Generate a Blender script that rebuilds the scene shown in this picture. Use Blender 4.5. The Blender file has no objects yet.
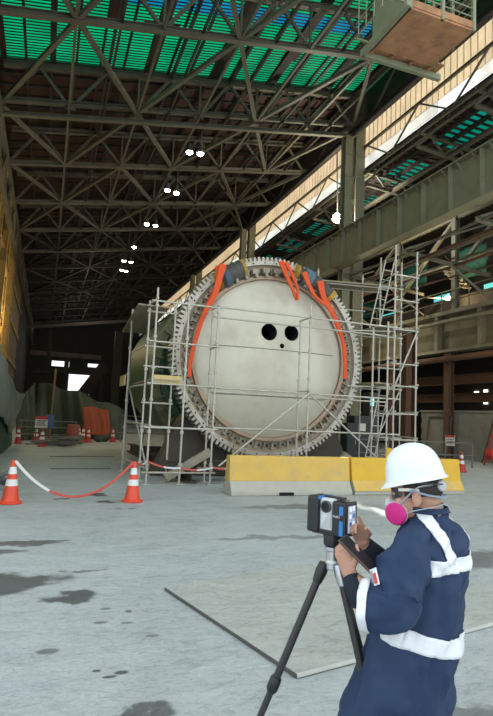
import bpy, bmesh, math, random
from mathutils import Vector, Matrix, noise
random.seed(7)
V = Vector
PI = math.pi
S = bpy.context.scene
COL = S.collection

# ------------------------------------------------------------------ camera geometry (493 x 716 photograph)
F, CX, CY, EYE = 540.0, 246.5, 358.0, 1.68
ROLL, PITCH, YAW = math.radians(2.61), math.radians(6.14), math.radians(-20.13)

def ray(x, y):
    dx, dy = x - CX, y - CY
    u = dx * math.cos(ROLL) + dy * math.sin(ROLL)
    v = -dx * math.sin(ROLL) + dy * math.cos(ROLL)
    up = -v * math.cos(PITCH) + F * math.sin(PITCH)
    fw = F * math.cos(PITCH) + v * math.sin(PITCH)
    return V((u * math.cos(YAW) - fw * math.sin(YAW), fw * math.cos(YAW) + u * math.sin(YAW), up)) / F
EYEV = V((0, 0, EYE))
def on_z(x, y, z=0.0):
    d = ray(x, y); return EYEV + d * ((z - EYE) / d.z)
def on_y(x, y, Y):
    d = ray(x, y); return EYEV + d * (Y / d.y)
def on_x(x, y, X):
    d = ray(x, y); return EYEV + d * (X / d.x)
FWD = V((-math.sin(YAW), math.cos(YAW), 0)); RGT = V((math.cos(YAW), math.sin(YAW), 0)); UP = V((0, 0, 1))
def at(x, y, D):
    d = ray(x, y); return EYEV + d * (D / d.dot(FWD))

cam = bpy.data.cameras.new('camera'); co = bpy.data.objects.new('camera', cam); COL.objects.link(co)
c0 = ray(CX, CY).normalized(); cr = (ray(CX + 1, CY) - ray(CX, CY)).normalized(); cu = (ray(CX, CY - 1) - ray(CX, CY)).normalized()
m3 = Matrix((cr, cu, -c0)).transposed()
co.matrix_world = Matrix.Translation(EYEV) @ m3.to_4x4()
cam.sensor_fit = 'VERTICAL'; cam.sensor_height = 36; cam.lens = 36 * F / 716; cam.clip_end = 400; cam.clip_start = 0.05
S.camera = co

# ------------------------------------------------------------------ materials
MATS = {}
def mat(name, col, rough=.6, metal=0., var=.25, scale=3., bump=0., bscale=40., dirt=None, dirt_amt=.5, dirt_scale=1.5, stretch=(1, 1, 1), emit=None, estr=0., spec=.5):
    m = bpy.data.materials.new(name); m.use_nodes = True
    nt = m.node_tree; N = nt.nodes; L = nt.links; b = N['Principled BSDF']
    b.inputs['Roughness'].default_value = rough; b.inputs['Metallic'].default_value = metal
    b.inputs['Specular IOR Level'].default_value = spec
    geo = N.new('ShaderNodeNewGeometry'); mp = N.new('ShaderNodeMapping'); L.new(geo.outputs['Position'], mp.inputs[0]); mp.inputs['Scale'].default_value = stretch
    n1 = N.new('ShaderNodeTexNoise'); n1.inputs['Scale'].default_value = scale; n1.inputs['Detail'].default_value = 6; L.new(mp.outputs[0], n1.inputs['Vector'])
    mx = N.new('ShaderNodeMix'); mx.data_type = 'RGBA'
    mx.inputs['A'].default_value = (*[c * (1 - var) for c in col], 1); mx.inputs['B'].default_value = (*[min(1, c * (1 + var)) for c in col], 1)
    L.new(n1.outputs['Fac'], mx.inputs['Factor']); out = mx.outputs['Result']
    if dirt:
        n2 = N.new('ShaderNodeTexNoise'); n2.inputs['Scale'].default_value = dirt_scale; n2.inputs['Detail'].default_value = 8; n2.inputs['Roughness'].default_value = .65; L.new(mp.outputs[0], n2.inputs['Vector'])
        cr_ = N.new('ShaderNodeValToRGB'); cr_.color_ramp.elements[0].position = .48; cr_.color_ramp.elements[1].position = .68
        cr_.color_ramp.elements[1].color = (dirt_amt,) * 3 + (1,)
        L.new(n2.outputs['Fac'], cr_.inputs[0]); m2 = N.new('ShaderNodeMix'); m2.data_type = 'RGBA'
        L.new(cr_.outputs[0], m2.inputs['Factor']); L.new(out, m2.inputs['A']); m2.inputs['B'].default_value = (*dirt, 1); out = m2.outputs['Result']
    L.new(out, b.inputs['Base Color'])
    if bump:
        n3 = N.new('ShaderNodeTexNoise'); n3.inputs['Scale'].default_value = bscale; n3.inputs['Detail'].default_value = 4; L.new(mp.outputs[0], n3.inputs['Vector'])
        bp = N.new('ShaderNodeBump'); bp.inputs['Strength'].default_value = bump; bp.inputs['Distance'].default_value = .02
        L.new(n3.outputs['Fac'], bp.inputs['Height']); L.new(bp.outputs[0], b.inputs['Normal'])
    if emit:
        b.inputs['Emission Color'].default_value = (*emit, 1); b.inputs['Emission Strength'].default_value = estr
    MATS[name] = m; return m
def translucent(name, col, through=.8, scale=.7, dark=.5):
    m = bpy.data.materials.new(name); m.use_nodes = True; nt = m.node_tree; N = nt.nodes; L = nt.links
    N.remove(N['Principled BSDF']); o = N['Material Output']
    t = N.new('ShaderNodeBsdfTranslucent'); d = N.new('ShaderNodeBsdfDiffuse'); mx = N.new('ShaderNodeMixShader'); mx.inputs[0].default_value = through
    geo = N.new('ShaderNodeNewGeometry'); n1 = N.new('ShaderNodeTexNoise'); n1.inputs['Scale'].default_value = scale; n1.inputs['Detail'].default_value = 5
    L.new(geo.outputs['Position'], n1.inputs['Vector']); cm = N.new('ShaderNodeMix'); cm.data_type = 'RGBA'
    cm.inputs['A'].default_value = (*[c * (1 - dark) for c in col], 1); cm.inputs['B'].default_value = (*col, 1)
    L.new(n1.outputs['Fac'], cm.inputs['Factor'])
    for q in (t, d): L.new(cm.outputs['Result'], q.inputs['Color'])
    L.new(d.outputs[0], mx.inputs[1]); L.new(t.outputs[0], mx.inputs[2]); L.new(mx.outputs[0], o.inputs['Surface'])
    return m

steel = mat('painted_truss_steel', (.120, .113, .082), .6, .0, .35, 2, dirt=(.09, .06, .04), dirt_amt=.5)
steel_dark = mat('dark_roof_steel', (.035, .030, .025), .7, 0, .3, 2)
olive = mat('olive_painted_steel', (.15, .145, .10), .55, 0, .2, 1.5, dirt=(.08, .055, .035), dirt_amt=.45, dirt_scale=1.2)
yellow_steel = mat('faded_yellow_steel', (.36, .23, .055), .65, 0, .3, 2, dirt=(.10, .06, .03), dirt_amt=.6)
rust = mat('rusty_steel', (.10, .050, .028), .8, 0, .35, 3, dirt=(.07, .035, .02), dirt_amt=.6)
rust_plate = mat('rusty_floor_plate', (.40, .20, .095), .8, 0, .35, 3, dirt=(.12, .06, .03), dirt_amt=.6, dirt_scale=2.5)
cab_paint = mat('pale_green_cab_paint', (.22, .24, .15), .55, 0, .2, 3, dirt=(.2, .1, .05), dirt_amt=.4)
roof_brown = mat('brown_roof_sheet', (.055, .026, .018), .8, 0, .35, 1.0, stretch=(.3, 2, 2))
green_sheet = translucent('green_translucent_roofing', (.018, .56, .36), .9)
blue_sheet = translucent('blue_translucent_roofing', (.05, .42, .58), .9)
beige_sheet = translucent('beige_translucent_cladding', (.97, .85, .68), .78, .9, .35)
white_sheet = translucent('white_gap_diffuser', (.92, .92, .88), .92, 1.3, .40)
kiln_face = mat('grey_primer_plate', (.62, .585, .475), .42, .25, .07, 1.2, dirt=(.45, .40, .30), dirt_amt=.5, dirt_scale=1.0, bump=.04, bscale=5)
gear_steel = mat('pale_gear_steel', (.56, .52, .45), .45, .2, .15, 3, dirt=(.30, .21, .12), dirt_amt=.75, dirt_scale=1.1)
flange_steel = mat('grey_flange_steel', (.27, .245, .20), .5, .3, .25, 4, dirt=(.13, .09, .06), dirt_amt=.6)
tan_flange = mat('tan_ring_flange', (.40, .325, .23), .5, .15, .25, 3, dirt=(.20, .14, .09), dirt_amt=.7)
lug_steel = mat('bracket_steel', (.36, .32, .25), .5, .2, .25, 4, dirt=(.16, .11, .07), dirt_amt=.6)
copper = mat('tan_seal_band', (.42, .30, .21), .5, .3, .2, 3)
cradle_steel = mat('dark_cradle_steel', (.085, .07, .055), .65, .1, .3, 3, dirt=(.05, .03, .02), dirt_amt=.5)
green_paint = mat('green_shell_paint', (.045, .13, .07), .5, 0, .25, 1.5, dirt=(.04, .06, .04), dirt_amt=.5)
olive_flange = mat('olive_flange_paint', (.20, .20, .10), .55, 0, .25, 2)
black_hole = mat('black_interior', (.006, .006, .006), .9, 0, .1, 3)
girder_paint = mat('olive_girder_paint', (.235, .225, .145), .55, 0, .15, 1.2, dirt=(.15, .12, .075), dirt_amt=.4)
galv = mat('galvanised_tube', (.56, .53, .45), .45, .2, .15, 6, dirt=(.36, .30, .22), dirt_amt=.5, dirt_scale=5)
deck_wood = mat('scaffold_plank', (.33, .28, .19), .8, 0, .3, 4, stretch=(1, 8, 8))
yellow_board = mat('yellow_toe_board', (.62, .48, .20), .7, 0, .15, 4)
orange_web = mat('orange_sling_webbing', (.78, .095, .02), .75, 0, .15, 8)
wrap_grey = mat('dark_grey_wrap', (.085, .08, .07), .6, 0, .3, 6)
wrap_blue = mat('blue_grey_wrap', (.13, .19, .24), .7, 0, .25, 8)
wrap_yellow = mat('yellow_wrap_stripe', (.62, .40, .07), .7, 0, .2, 8)
barrier_conc = mat('barrier_concrete', (.46, .44, .37), .85, 0, .15, 5, bump=.15, bscale=30)
barrier_yel = mat('weathered_yellow_paint', (.72, .46, .10), .65, 0, .12, 2.5, dirt=(.55, .40, .17), dirt_amt=.7, dirt_scale=3)
barrier_yel2 = mat('fresh_yellow_paint', (.78, .46, .035), .6, 0, .10, 2.5, dirt=(.6, .38, .08), dirt_amt=.4, dirt_scale=3)
cone_red = mat('cone_red_plastic', (.78, .075, .03), .45, 0, .1, 6)
cone_dull = mat('dull_red_plastic', (.55, .045, .03), .5, 0, .1, 6)
cone_white = mat('cone_reflective_sleeve', (.80, .80, .78), .35, 0, .06, 8)
tape_red = mat('red_plastic_tape', (.62, .09, .07), .5, 0, .2, 12)
tape_white = mat('white_plastic_tape', (.74, .74, .72), .5, 0, .1, 12)
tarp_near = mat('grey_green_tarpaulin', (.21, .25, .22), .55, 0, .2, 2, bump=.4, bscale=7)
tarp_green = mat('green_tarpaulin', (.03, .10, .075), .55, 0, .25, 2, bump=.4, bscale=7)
tarp_dark = mat('dark_green_tarpaulin', (.045, .062, .040), .6, 0, .25, 1.5, bump=.3, bscale=5)
tarp_orange = mat('orange_tarpaulin', (.36, .065, .018), .6, 0, .2, 2, bump=.3, bscale=6)
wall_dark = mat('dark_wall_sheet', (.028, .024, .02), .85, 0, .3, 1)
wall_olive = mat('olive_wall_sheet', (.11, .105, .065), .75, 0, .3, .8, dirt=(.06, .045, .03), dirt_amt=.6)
block_conc = mat('grey_block_wall', (.21, .205, .175), .9, 0, .25, 1.6, dirt=(.16, .15, .12), dirt_amt=.6)
sign_white = mat('white_sign_board', (.68, .66, .60), .6, 0, .05, 5)
sign_red = mat('red_sign_header', (.55, .05, .04), .6, 0, .1, 5)
sign_blue = mat('blue_sign_board', (.03, .16, .55), .5, 0, .1, 5)
ink = mat('dark_print', (.05, .05, .05), .7, 0, .1, 5)
red_paint = mat('red_equipment_paint', (.5, .03, .03), .5, 0, .15, 4)
black_plastic = mat('black_plastic', (.014, .015, .018), .35, 0, .15, 30)
panel_black = mat('black_cabinet_paint', (.03, .032, .035), .5, 0, .15, 5)
lamp_glow = mat('lamp_diffuser', (1, .95, .85), .4, 0, 0, 3, emit=(1, .90, .72), estr=45)
flood_glow = mat('floodlight_lens', (1, .95, .85), .4, 0, 0, 3, emit=(1, .93, .78), estr=120)
warm_glow = mat('warm_lamp_lens', (1, .9, .7), .4, 0, 0, 3, emit=(1, .80, .45), estr=70)
lamp_body = mat('lamp_housing', (.10, .10, .09), .5, .3, .1, 5)
carbon = mat('carbon_tripod_leg', (.035, .034, .036), .38, .1, .2, 40)
alu = mat('brushed_aluminium', (.55, .56, .58), .3, .85, .1, 30)
scan_white = mat('pale_grey_housing', (.62, .64, .66), .35, 0, .03, 20)
scan_blue = mat('blue_accent_strip', (.02, .20, .55), .4, 0, .05, 20)
screen = mat('touch_screen', (.30, .33, .40), .15, 0, .1, 25, emit=(.55, .62, .75), estr=.25)
screen_ui = mat('screen_icons', (.75, .78, .85), .2, 0, .1, 25, emit=(.7, .75, .85), estr=.3)
skin_m = mat('skin', (.50, .27, .19), .5, 0, .10, 25, bump=.05, bscale=200)
hair_m = mat('short_black_hair', (.030, .024, .020), .7, 0, .3, 120, bump=.6, bscale=250)
navy = mat('navy_coverall_fabric', (.014, .035, .092), .85, 0, .25, 5, dirt=(.038, .058, .112), dirt_amt=.5, dirt_scale=5, bump=.3, bscale=22)
navy_dark = mat('dark_knit_cuff', (.010, .016, .028), .9, 0, .2, 60)
trouser_m = mat('dark_navy_trousers', (.014, .018, .032), .85, 0, .2, 10, bump=.15, bscale=30)
boot_m = mat('black_leather_boot', (.02, .018, .016), .5, 0, .2, 20)
reflect = mat('white_reflective_tape', (.80, .82, .86), .35, 0, .04, 60)
helmet_m = mat('white_helmet_shell', (.80, .86, .84), .28, 0, .02, 8)
strap_grey = mat('grey_blue_strap', (.22, .27, .36), .6, 0, .1, 30)
knob_grey = mat('grey_ratchet_wheel', (.42, .44, .46), .5, 0, .05, 30)
magenta = mat('magenta_filter', (.62, .016, .22), .5, 0, .08, 30)
mask_grey = mat('pale_mask_body', (.60, .58, .60), .5, 0, .06, 30)
lens_m = mat('dark_safety_lens', (.05, .055, .06), .1, 0, .1, 30)
collar_m = mat('grey_collar_lining', (.34, .37, .40), .8, 0, .1, 30)
phone_m = mat('brown_phone_case', (.075, .045, .035), .45, 0, .1, 30)
concrete_far = mat('scrap_metal', (.17, .165, .16), .55, .4, .5, 8)
wood_pole = mat('wooden_pole', (.20, .12, .06), .8, 0, .2, 5)

# ------------------------------------------------------------------ mesh builder
def perp(d):
    a = V((0, 0, 1)) if abs(d.z) < .9 else V((1, 0, 0))
    u = d.cross(a).normalized(); return u, u.cross(d).normalized()
class MB:
    def __init__(s): s.bm = bmesh.new()
    def face(s, vs):
        try: return s.bm.faces.new(vs)
        except ValueError: return None
    def hull8(s, p):
        v = [s.bm.verts.new(q) for q in p]
        for f in ((0, 3, 2, 1), (4, 5, 6, 7), (0, 1, 5, 4), (1, 2, 6, 5), (2, 3, 7, 6), (3, 0, 4, 7)): s.face([v[i] for i in f])
        return s
    def box(s, c, size, ax=None):
        c = V(c); ux, uy, uz = ax or (V((1, 0, 0)), V((0, 1, 0)), V((0, 0, 1)))
        x, y, z = (ux * size[0] / 2, uy * size[1] / 2, uz * size[2] / 2)
        return s.hull8([c - x - y - z, c + x - y - z, c + x + y - z, c - x + y - z, c - x - y + z, c + x - y + z, c + x + y + z, c - x + y + z])
    def span(s, a, b):
        a, b = V(a), V(b); return s.box((a + b) / 2, [abs(q) for q in (b - a)])
    def bar(s, a, b, w, h=None, up=None):
        a, b = V(a), V(b); d = (b - a); l = d.length; d.normalize()
        up = V(up) if up else (V((0, 0, 1)) if abs(d.z) < .95 else V((0, 1, 0)))
        u = d.cross(up).normalized(); v = u.cross(d).normalized()
        return s.box((a + b) / 2, (l, w, h or w), (d, u, v))
    def ibeam(s, a, b, h, w, t=.025, up=None):
        a, b = V(a), V(b); d = (b - a).normalized(); up = V(up) if up else V((0, 0, 1))
        u = d.cross(up).normalized(); v = u.cross(d).normalized()
        s.bar(a, b, t, h - 2 * t, up=v); s.bar(a + v * (h - t) / 2, b + v * (h - t) / 2, w, t, up=v); s.bar(a - v * (h - t) / 2, b - v * (h - t) / 2, w, t, up=v)
        return s
    def loft(s, rings, cap=True, closed=True):
        vs = [[s.bm.verts.new(p) for p in r] for r in rings]
        n = len(vs[0])
        for i in range(len(vs) - 1):
            for j in range(n if closed else n - 1):
                s.face([vs[i][j], vs[i][(j + 1) % n], vs[i + 1][(j + 1) % n], vs[i + 1][j]])
        if cap: s.face(vs[0][::-1]); s.face(vs[-1])
        return s
    def path(s, pts, r, n=8, cap=True, flat=None, nrm=None):
        pts = [V(p) for p in pts]; rs = r if isinstance(r, (list, tuple)) else [r] * len(pts)
        rings = []; u = None
        for i, p in enumerate(pts):
            d = (pts[min(i + 1, len(pts) - 1)] - pts[max(i - 1, 0)]).normalized()
            if nrm is not None: u = d.cross(V(nrm)).normalized()
            elif u is None: u, _ = perp(d)
            else: u = (u - d * u.dot(d)).normalized()
            v = u.cross(d)
            rr = rs[i]; rv = rr if flat is None else flat
            if flat is not None: rings.append([p + u * rr + v * rv, p - u * rr + v * rv, p - u * rr - v * rv, p + u * rr - v * rv])
            else: rings.append([p + (u * math.cos(k * 2 * PI / n) + v * math.sin(k * 2 * PI / n)) * rr for k in range(n)])
        return s.loft(rings, cap)
    def tube(s, a, b, r, n=8, r1=None): return s.path([a, b], [r, r if r1 is None else r1], n)
    def lathe(s, prof, c, axis, n=32, a0=0, u=None, close=False):
        c = V(c); axis = V(axis).normalized(); u_, v_ = perp(axis)
        if u is not None: u_ = V(u); v_ = axis.cross(u_)
        rings = [[c + axis * h + (u_ * math.cos(a0 + k * 2 * PI / n) + v_ * math.sin(a0 + k * 2 * PI / n)) * r for k in range(n)] for r, h in prof]
        if close: rings.append(rings[0]); return s.loft(rings, False)
        return s.loft(rings, True)
    def prism(s, pts, vec):
        vec = V(vec); a = [s.bm.verts.new(V(p)) for p in pts]; b = [s.bm.verts.new(V(p) + vec) for p in pts]
        s.face(a[::-1]); s.face(b); n = len(a)
        for i in range(n): s.face([a[i], a[(i + 1) % n], b[(i + 1) % n], b[i]])
        return s
    def grid(s, fn, nu, nv):
        vs = [[s.bm.verts.new(fn(i / nu, j / nv)) for j in range(nv + 1)] for i in range(nu + 1)]
        for i in range(nu):
            for j in range(nv): s.face([vs[i][j], vs[i + 1][j], vs[i + 1][j + 1], vs[i][j + 1]])
        return s
    def ell(s, c, r, ax=None, nu=20, nv=12):
        c = V(c); X, Y, Z = ax or (V((1, 0, 0)), V((0, 1, 0)), V((0, 0, 1)))
        rings = []
        for i in range(1, nv):
            t = PI * i / nv
            rings.append([c + X * r[0] * math.sin(t) * math.cos(k * 2 * PI / nu) + Y * r[1] * math.sin(t) * math.sin(k * 2 * PI / nu) - Z * r[2] * math.cos(t) for k in range(nu)])
        s.loft(rings, False)
        n = len(s.bm.verts); s.bm.verts.ensure_lookup_table()
        first = s.bm.verts[n - nu * (nv - 1):n - nu * (nv - 2)]; last = s.bm.verts[n - nu:]
        p0 = s.bm.verts.new(c - Z * r[2]); p1 = s.bm.verts.new(c + Z * r[2])
        for k in range(nu): s.face([first[(k + 1) % nu], first[k], p0]); s.face([last[k], last[(k + 1) % nu], p1])
        return s
    def build(s, name, m, parent=None, smooth=0, bevel=0, solid=0, sub=0, keep=False):
        bmesh.ops.recalc_face_normals(s.bm, faces=s.bm.faces)
        me = bpy.data.meshes.new(name); o = bpy.data.objects.new(name, me); COL.objects.link(o)
        if parent is not None:
            off = wpos(parent); o.parent = parent
        else:
            xs = [v.co for v in s.bm.verts]
            lo = [min(v[i] for v in xs) for i in range(3)]; hi = [max(v[i] for v in xs) for i in range(3)]
            off = V(((lo[0] + hi[0]) / 2, (lo[1] + hi[1]) / 2, lo[2])); o.location = off
        for v in s.bm.verts: v.co -= off
        s.bm.to_mesh(me); s.bm.free(); me.materials.append(m)
        if solid: q = o.modifiers.new('s', 'SOLIDIFY'); q.thickness = solid; q.offset = 0
        if bevel: q = o.modifiers.new('b', 'BEVEL'); q.width = bevel; q.segments = 2; q.limit_method = 'ANGLE'
        if sub: q = o.modifiers.new('u', 'SUBSURF'); q.levels = q.render_levels = sub
        if smooth:
            for p in me.polygons: p.use_smooth = True
            if smooth < 3 and hasattr(me, 'set_sharp_from_angle'): me.set_sharp_from_angle(angle=smooth)
        return o
def wpos(o):
    p = V((0, 0, 0))
    while o is not None: p += o.location; o = o.parent
    return p
def tag(o, label, cat, group=None, kind=None):
    o['label'] = label; o['category'] = cat
    if group: o['group'] = group
    if kind: o['kind'] = kind
    return o
def thing(name, label, cat, loc, group=None):
    o = bpy.data.objects.new(name, None); o.location = V(loc); o.empty_display_size = .2; COL.objects.link(o)
    return tag(o, label, cat, group)
def struct(o, label=None, cat=None):
    o['kind'] = 'structure'
    if label: o['label'] = label; o['category'] = cat
    return o
def copy_tree(o, loc=None, parent=None):
    c = o.copy(); COL.objects.link(c)
    if parent: c.parent = parent
    if loc is not None: c.location = V(loc)
    for ch in o.children: copy_tree(ch, None, c)
    return c
ORD = ['first', 'second', 'third', 'fourth', 'fifth', 'sixth', 'seventh', 'eighth', 'ninth', 'tenth', 'eleventh', 'twelfth', 'thirteenth', 'fourteenth', 'fifteenth']

def catm(P_, s):
    n = len(P_) - 1; s = max(0, min(.99999, s)) * n; i = int(s); f_ = s - i
    g = lambda k: P_[max(0, min(n, k))]
    a, b_, c, d = g(i - 1), g(i), g(i + 1), g(i + 2)
    if isinstance(a, (int, float)): return .5 * (2 * b_ + (c - a) * f_ + (2 * a - 5 * b_ + 4 * c - d) * f_ * f_ + (3 * b_ - a - 3 * c + d) * f_ ** 3)
    return .5 * (2 * b_ + (c - a) * f_ + (2 * a - 5 * b_ + 4 * c - d) * f_ * f_ + (3 * b_ - a - 3 * c + d) * f_ ** 3)
# ------------------------------------------------------------------ floor
def floor_mat(name='dusty_concrete_floor', tint=None):
    m = bpy.data.materials.new(name); m.use_nodes = True; nt = m.node_tree; N = nt.nodes; L = nt.links; b = N['Principled BSDF']
    geo = N.new('ShaderNodeNewGeometry'); pos = geo.outputs['Position']
    def nz(scale, det, st=(1, 1, 1), dist=0):
        mp = N.new('ShaderNodeMapping'); mp.inputs['Scale'].default_value = st; L.new(pos, mp.inputs[0])
        n = N.new('ShaderNodeTexNoise'); n.inputs['Scale'].default_value = scale; n.inputs['Detail'].default_value = det; n.inputs['Roughness'].default_value = .62; n.inputs['Distortion'].default_value = dist
        L.new(mp.outputs[0], n.inputs['Vector']); return n.outputs['Fac']
    def ramp(f, a, b_, ca=(0, 0, 0, 1), cb=(1, 1, 1, 1)):
        r = N.new('ShaderNodeValToRGB'); r.color_ramp.elements[0].position = a; r.color_ramp.elements[1].position = b_; r.color_ramp.elements[0].color = ca; r.color_ramp.elements[1].color = cb
        L.new(f, r.inputs[0]); return r.outputs[0]
    def mix(f, a, b_):
        x = N.new('ShaderNodeMix'); x.data_type = 'RGBA'
        for k, q in (('Factor', f), ('A', a), ('B', b_)):
            if hasattr(q, 'is_linked'): L.new(q, x.inputs[k])
            else: x.inputs[k].default_value = q if k == 'Factor' else (*q, 1)
        return x.outputs['Result']
    def math_(op, a, b_=0.):
        x = N.new('ShaderNodeMath'); x.operation = op
        for i, q in enumerate((a, b_)):
            if hasattr(q, 'is_linked'): L.new(q, x.inputs[i])
            else: x.inputs[i].default_value = q
        return x.outputs[0]
    big = nz(.45, 5, (1, 1, 1), .6); mid = nz(2.2, 8, (.7, 1.8, 1), .5); fine = nz(26, 5); grit = nz(90, 3); lump = nz(9, 6, (.8, 1.4, 1), .8)
    c = mix(ramp(big, .35, .68), (.31, .345, .345), (.45, .49, .49))
    c = mix(math_('MULTIPLY', ramp(mid, .38, .62), .55), c, (.53, .56, .55))
    c = mix(math_('MULTIPLY', ramp(fine, .52, .70), .45), c, (.22, .23, .215))
    c = mix(math_('MULTIPLY', ramp(lump, .50, .66), .30), c, (.23, .245, .235))
    c = mix(math_('MULTIPLY', ramp(lump, .46, .30), .30), c, (.60, .63, .63))
    c = mix(math_('MULTIPLY', ramp(nz(.9, 8, (1, 1.5, 1), 1.0), .60, .68), .28), c, (.25, .26, .245))
    spots = [(-.15, 5.85, .5, .22, .80), (-.55, 5.65, .5, .35, .80), (.36, 5.28, .25, .13, .80), (-.1, 7.4, .55, .14, .75), (-.4, 7.0, .4, .16, .7), (.47, 6.05, .16, .05, .55), (.60, 3.72, .05, .03, .8), (.45, 3.78, .03, .02, .8), (.52, 3.68, .05, .02, .8),
             (.62, 3.16, .2, .06, .75), (2.45, 2.72, .28, .14, .6), (1.12, 11.3, .22, .22, .85), (1.25, 10.4, .16, .12, .8), (.42, 10.8, .16, .1, .8), (1.5, 9.7, .15, .1, .6),
             (.55, 4.6, .06, .03, .6), (.62, 4.9, .05, .03, .6), (.8, 4.8, .03, .04, .6), (.75, 4.55, .05, .03, .5), (.9, 4.25, .06, .03, .5), (.15, 4.15, .08, .05, .6), (3.2, 7.2, 1.0, .12, .45), (5.5, 5.6, 1.0, .4, .6), (5.0, 9.6, 1.6, .25, .5)]
    wob = N.new('ShaderNodeTexNoise'); wob.inputs['Scale'].default_value = 3.5; wob.inputs['Detail'].default_value = 6; L.new(pos, wob.inputs['Vector'])
    wv = N.new('ShaderNodeVectorMath'); wv.operation = 'MULTIPLY_ADD'; L.new(wob.outputs['Color'], wv.inputs[0]); wv.inputs[1].default_value = (.8, .55, 0); wv.inputs[2].default_value = (-.40, -.275, 0)
    wp = N.new('ShaderNodeVectorMath'); wp.operation = 'ADD'; L.new(pos, wp.inputs[0]); L.new(wv.outputs[0], wp.inputs[1])
    tot = None
    for (x, y, rx, ry, a) in spots:
        k = 1.0 if rx > .1 else 0.25
        s1 = N.new('ShaderNodeVectorMath'); s1.operation = 'SUBTRACT'; L.new(wp.outputs[0] if k == 1 else pos, s1.inputs[0]); s1.inputs[1].default_value = (x, y, 0)
        s2 = N.new('ShaderNodeVectorMath'); s2.operation = 'MULTIPLY'; L.new(s1.outputs[0], s2.inputs[0]); s2.inputs[1].default_value = (1 / rx, 1 / ry, 0)
        s3 = N.new('ShaderNodeVectorMath'); s3.operation = 'LENGTH'; L.new(s2.outputs[0], s3.inputs[0])
        mr = N.new('ShaderNodeMapRange'); mr.interpolation_type = 'SMOOTHSTEP'; L.new(s3.outputs['Value'], mr.inputs[0]); mr.inputs[1].default_value = 1.2; mr.inputs[2].default_value = .65; mr.inputs[3].default_value = 0; mr.inputs[4].default_value = a
        tot = mr.outputs[0] if tot is None else math_('MAXIMUM', tot, mr.outputs[0])
    c = mix(tot, c, (.028, .029, .027))
    if tint:
        x = N.new('ShaderNodeMix'); x.data_type = 'RGBA'; x.blend_type = 'MULTIPLY'; x.inputs['Factor'].default_value = 1; L.new(c, x.inputs['A']); x.inputs['B'].default_value = (*tint, 1); c = x.outputs['Result']
    L.new(c, b.inputs['Base Color'])
    rg = math_('SUBTRACT', .72, math_('MULTIPLY', tot, .12)); L.new(rg, b.inputs['Roughness'])
    b.inputs['Specular IOR Level'].default_value = .4
    h = math_('ADD', math_('ADD', math_('MULTIPLY', mid, .9), math_('MULTIPLY', lump, .55)), math_('ADD', math_('MULTIPLY', fine, .22), math_('MULTIPLY', grit, .10)))
    bp = N.new('ShaderNodeBump'); bp.inputs['Strength'].default_value = .95; bp.inputs['Distance'].default_value = .05
    L.new(h, bp.inputs['Height']); L.new(bp.outputs[0], b.inputs['Normal'])
    return m
FM = floor_mat()
fl = MB().grid(lambda u, v: V((-9 + 42 * u, -12 + 116 * v, .006 * noise.noise(V((u * 40, v * 60, 0))) - .006)), 84, 144).build('floor', FM, smooth=3)
struct(fl)
# thin slab laid on the floor, edges where the photograph shows them
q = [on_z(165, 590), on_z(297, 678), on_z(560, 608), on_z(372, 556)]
edge_m = mat('pale_plate_edge', (.62, .61, .56), .6)
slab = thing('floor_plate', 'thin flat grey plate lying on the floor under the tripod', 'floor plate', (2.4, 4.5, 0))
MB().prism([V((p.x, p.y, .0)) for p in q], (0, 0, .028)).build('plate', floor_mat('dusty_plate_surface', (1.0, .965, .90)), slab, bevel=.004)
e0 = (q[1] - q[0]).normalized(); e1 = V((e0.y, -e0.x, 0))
MB().bar(q[0] + V((0, 0, .012)) - e1 * .0, q[1] + V((0, 0, .012)), .014, .024, up=(0, 0, 1)).build('edge_shadow_strip', lamp_body, slab)  # dark strip standing in for the shadow along the plate's left edge
MB().bar(q[1] + V((0, 0, .014)), q[2] + V((0, 0, .014)), .007, .026, up=(0, 0, 1)).build('front_edge', edge_m, slab)  # pale strip along the front edge of the plate
for i, (a_, b2) in enumerate((((49, 456.5), (113, 456.5)), ((50, 468.7), (111, 468.7)))):
    struct(MB().bar(on_z(*a_), on_z(*b2), .10, .012).build('floor_groove', steel_dark))
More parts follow.
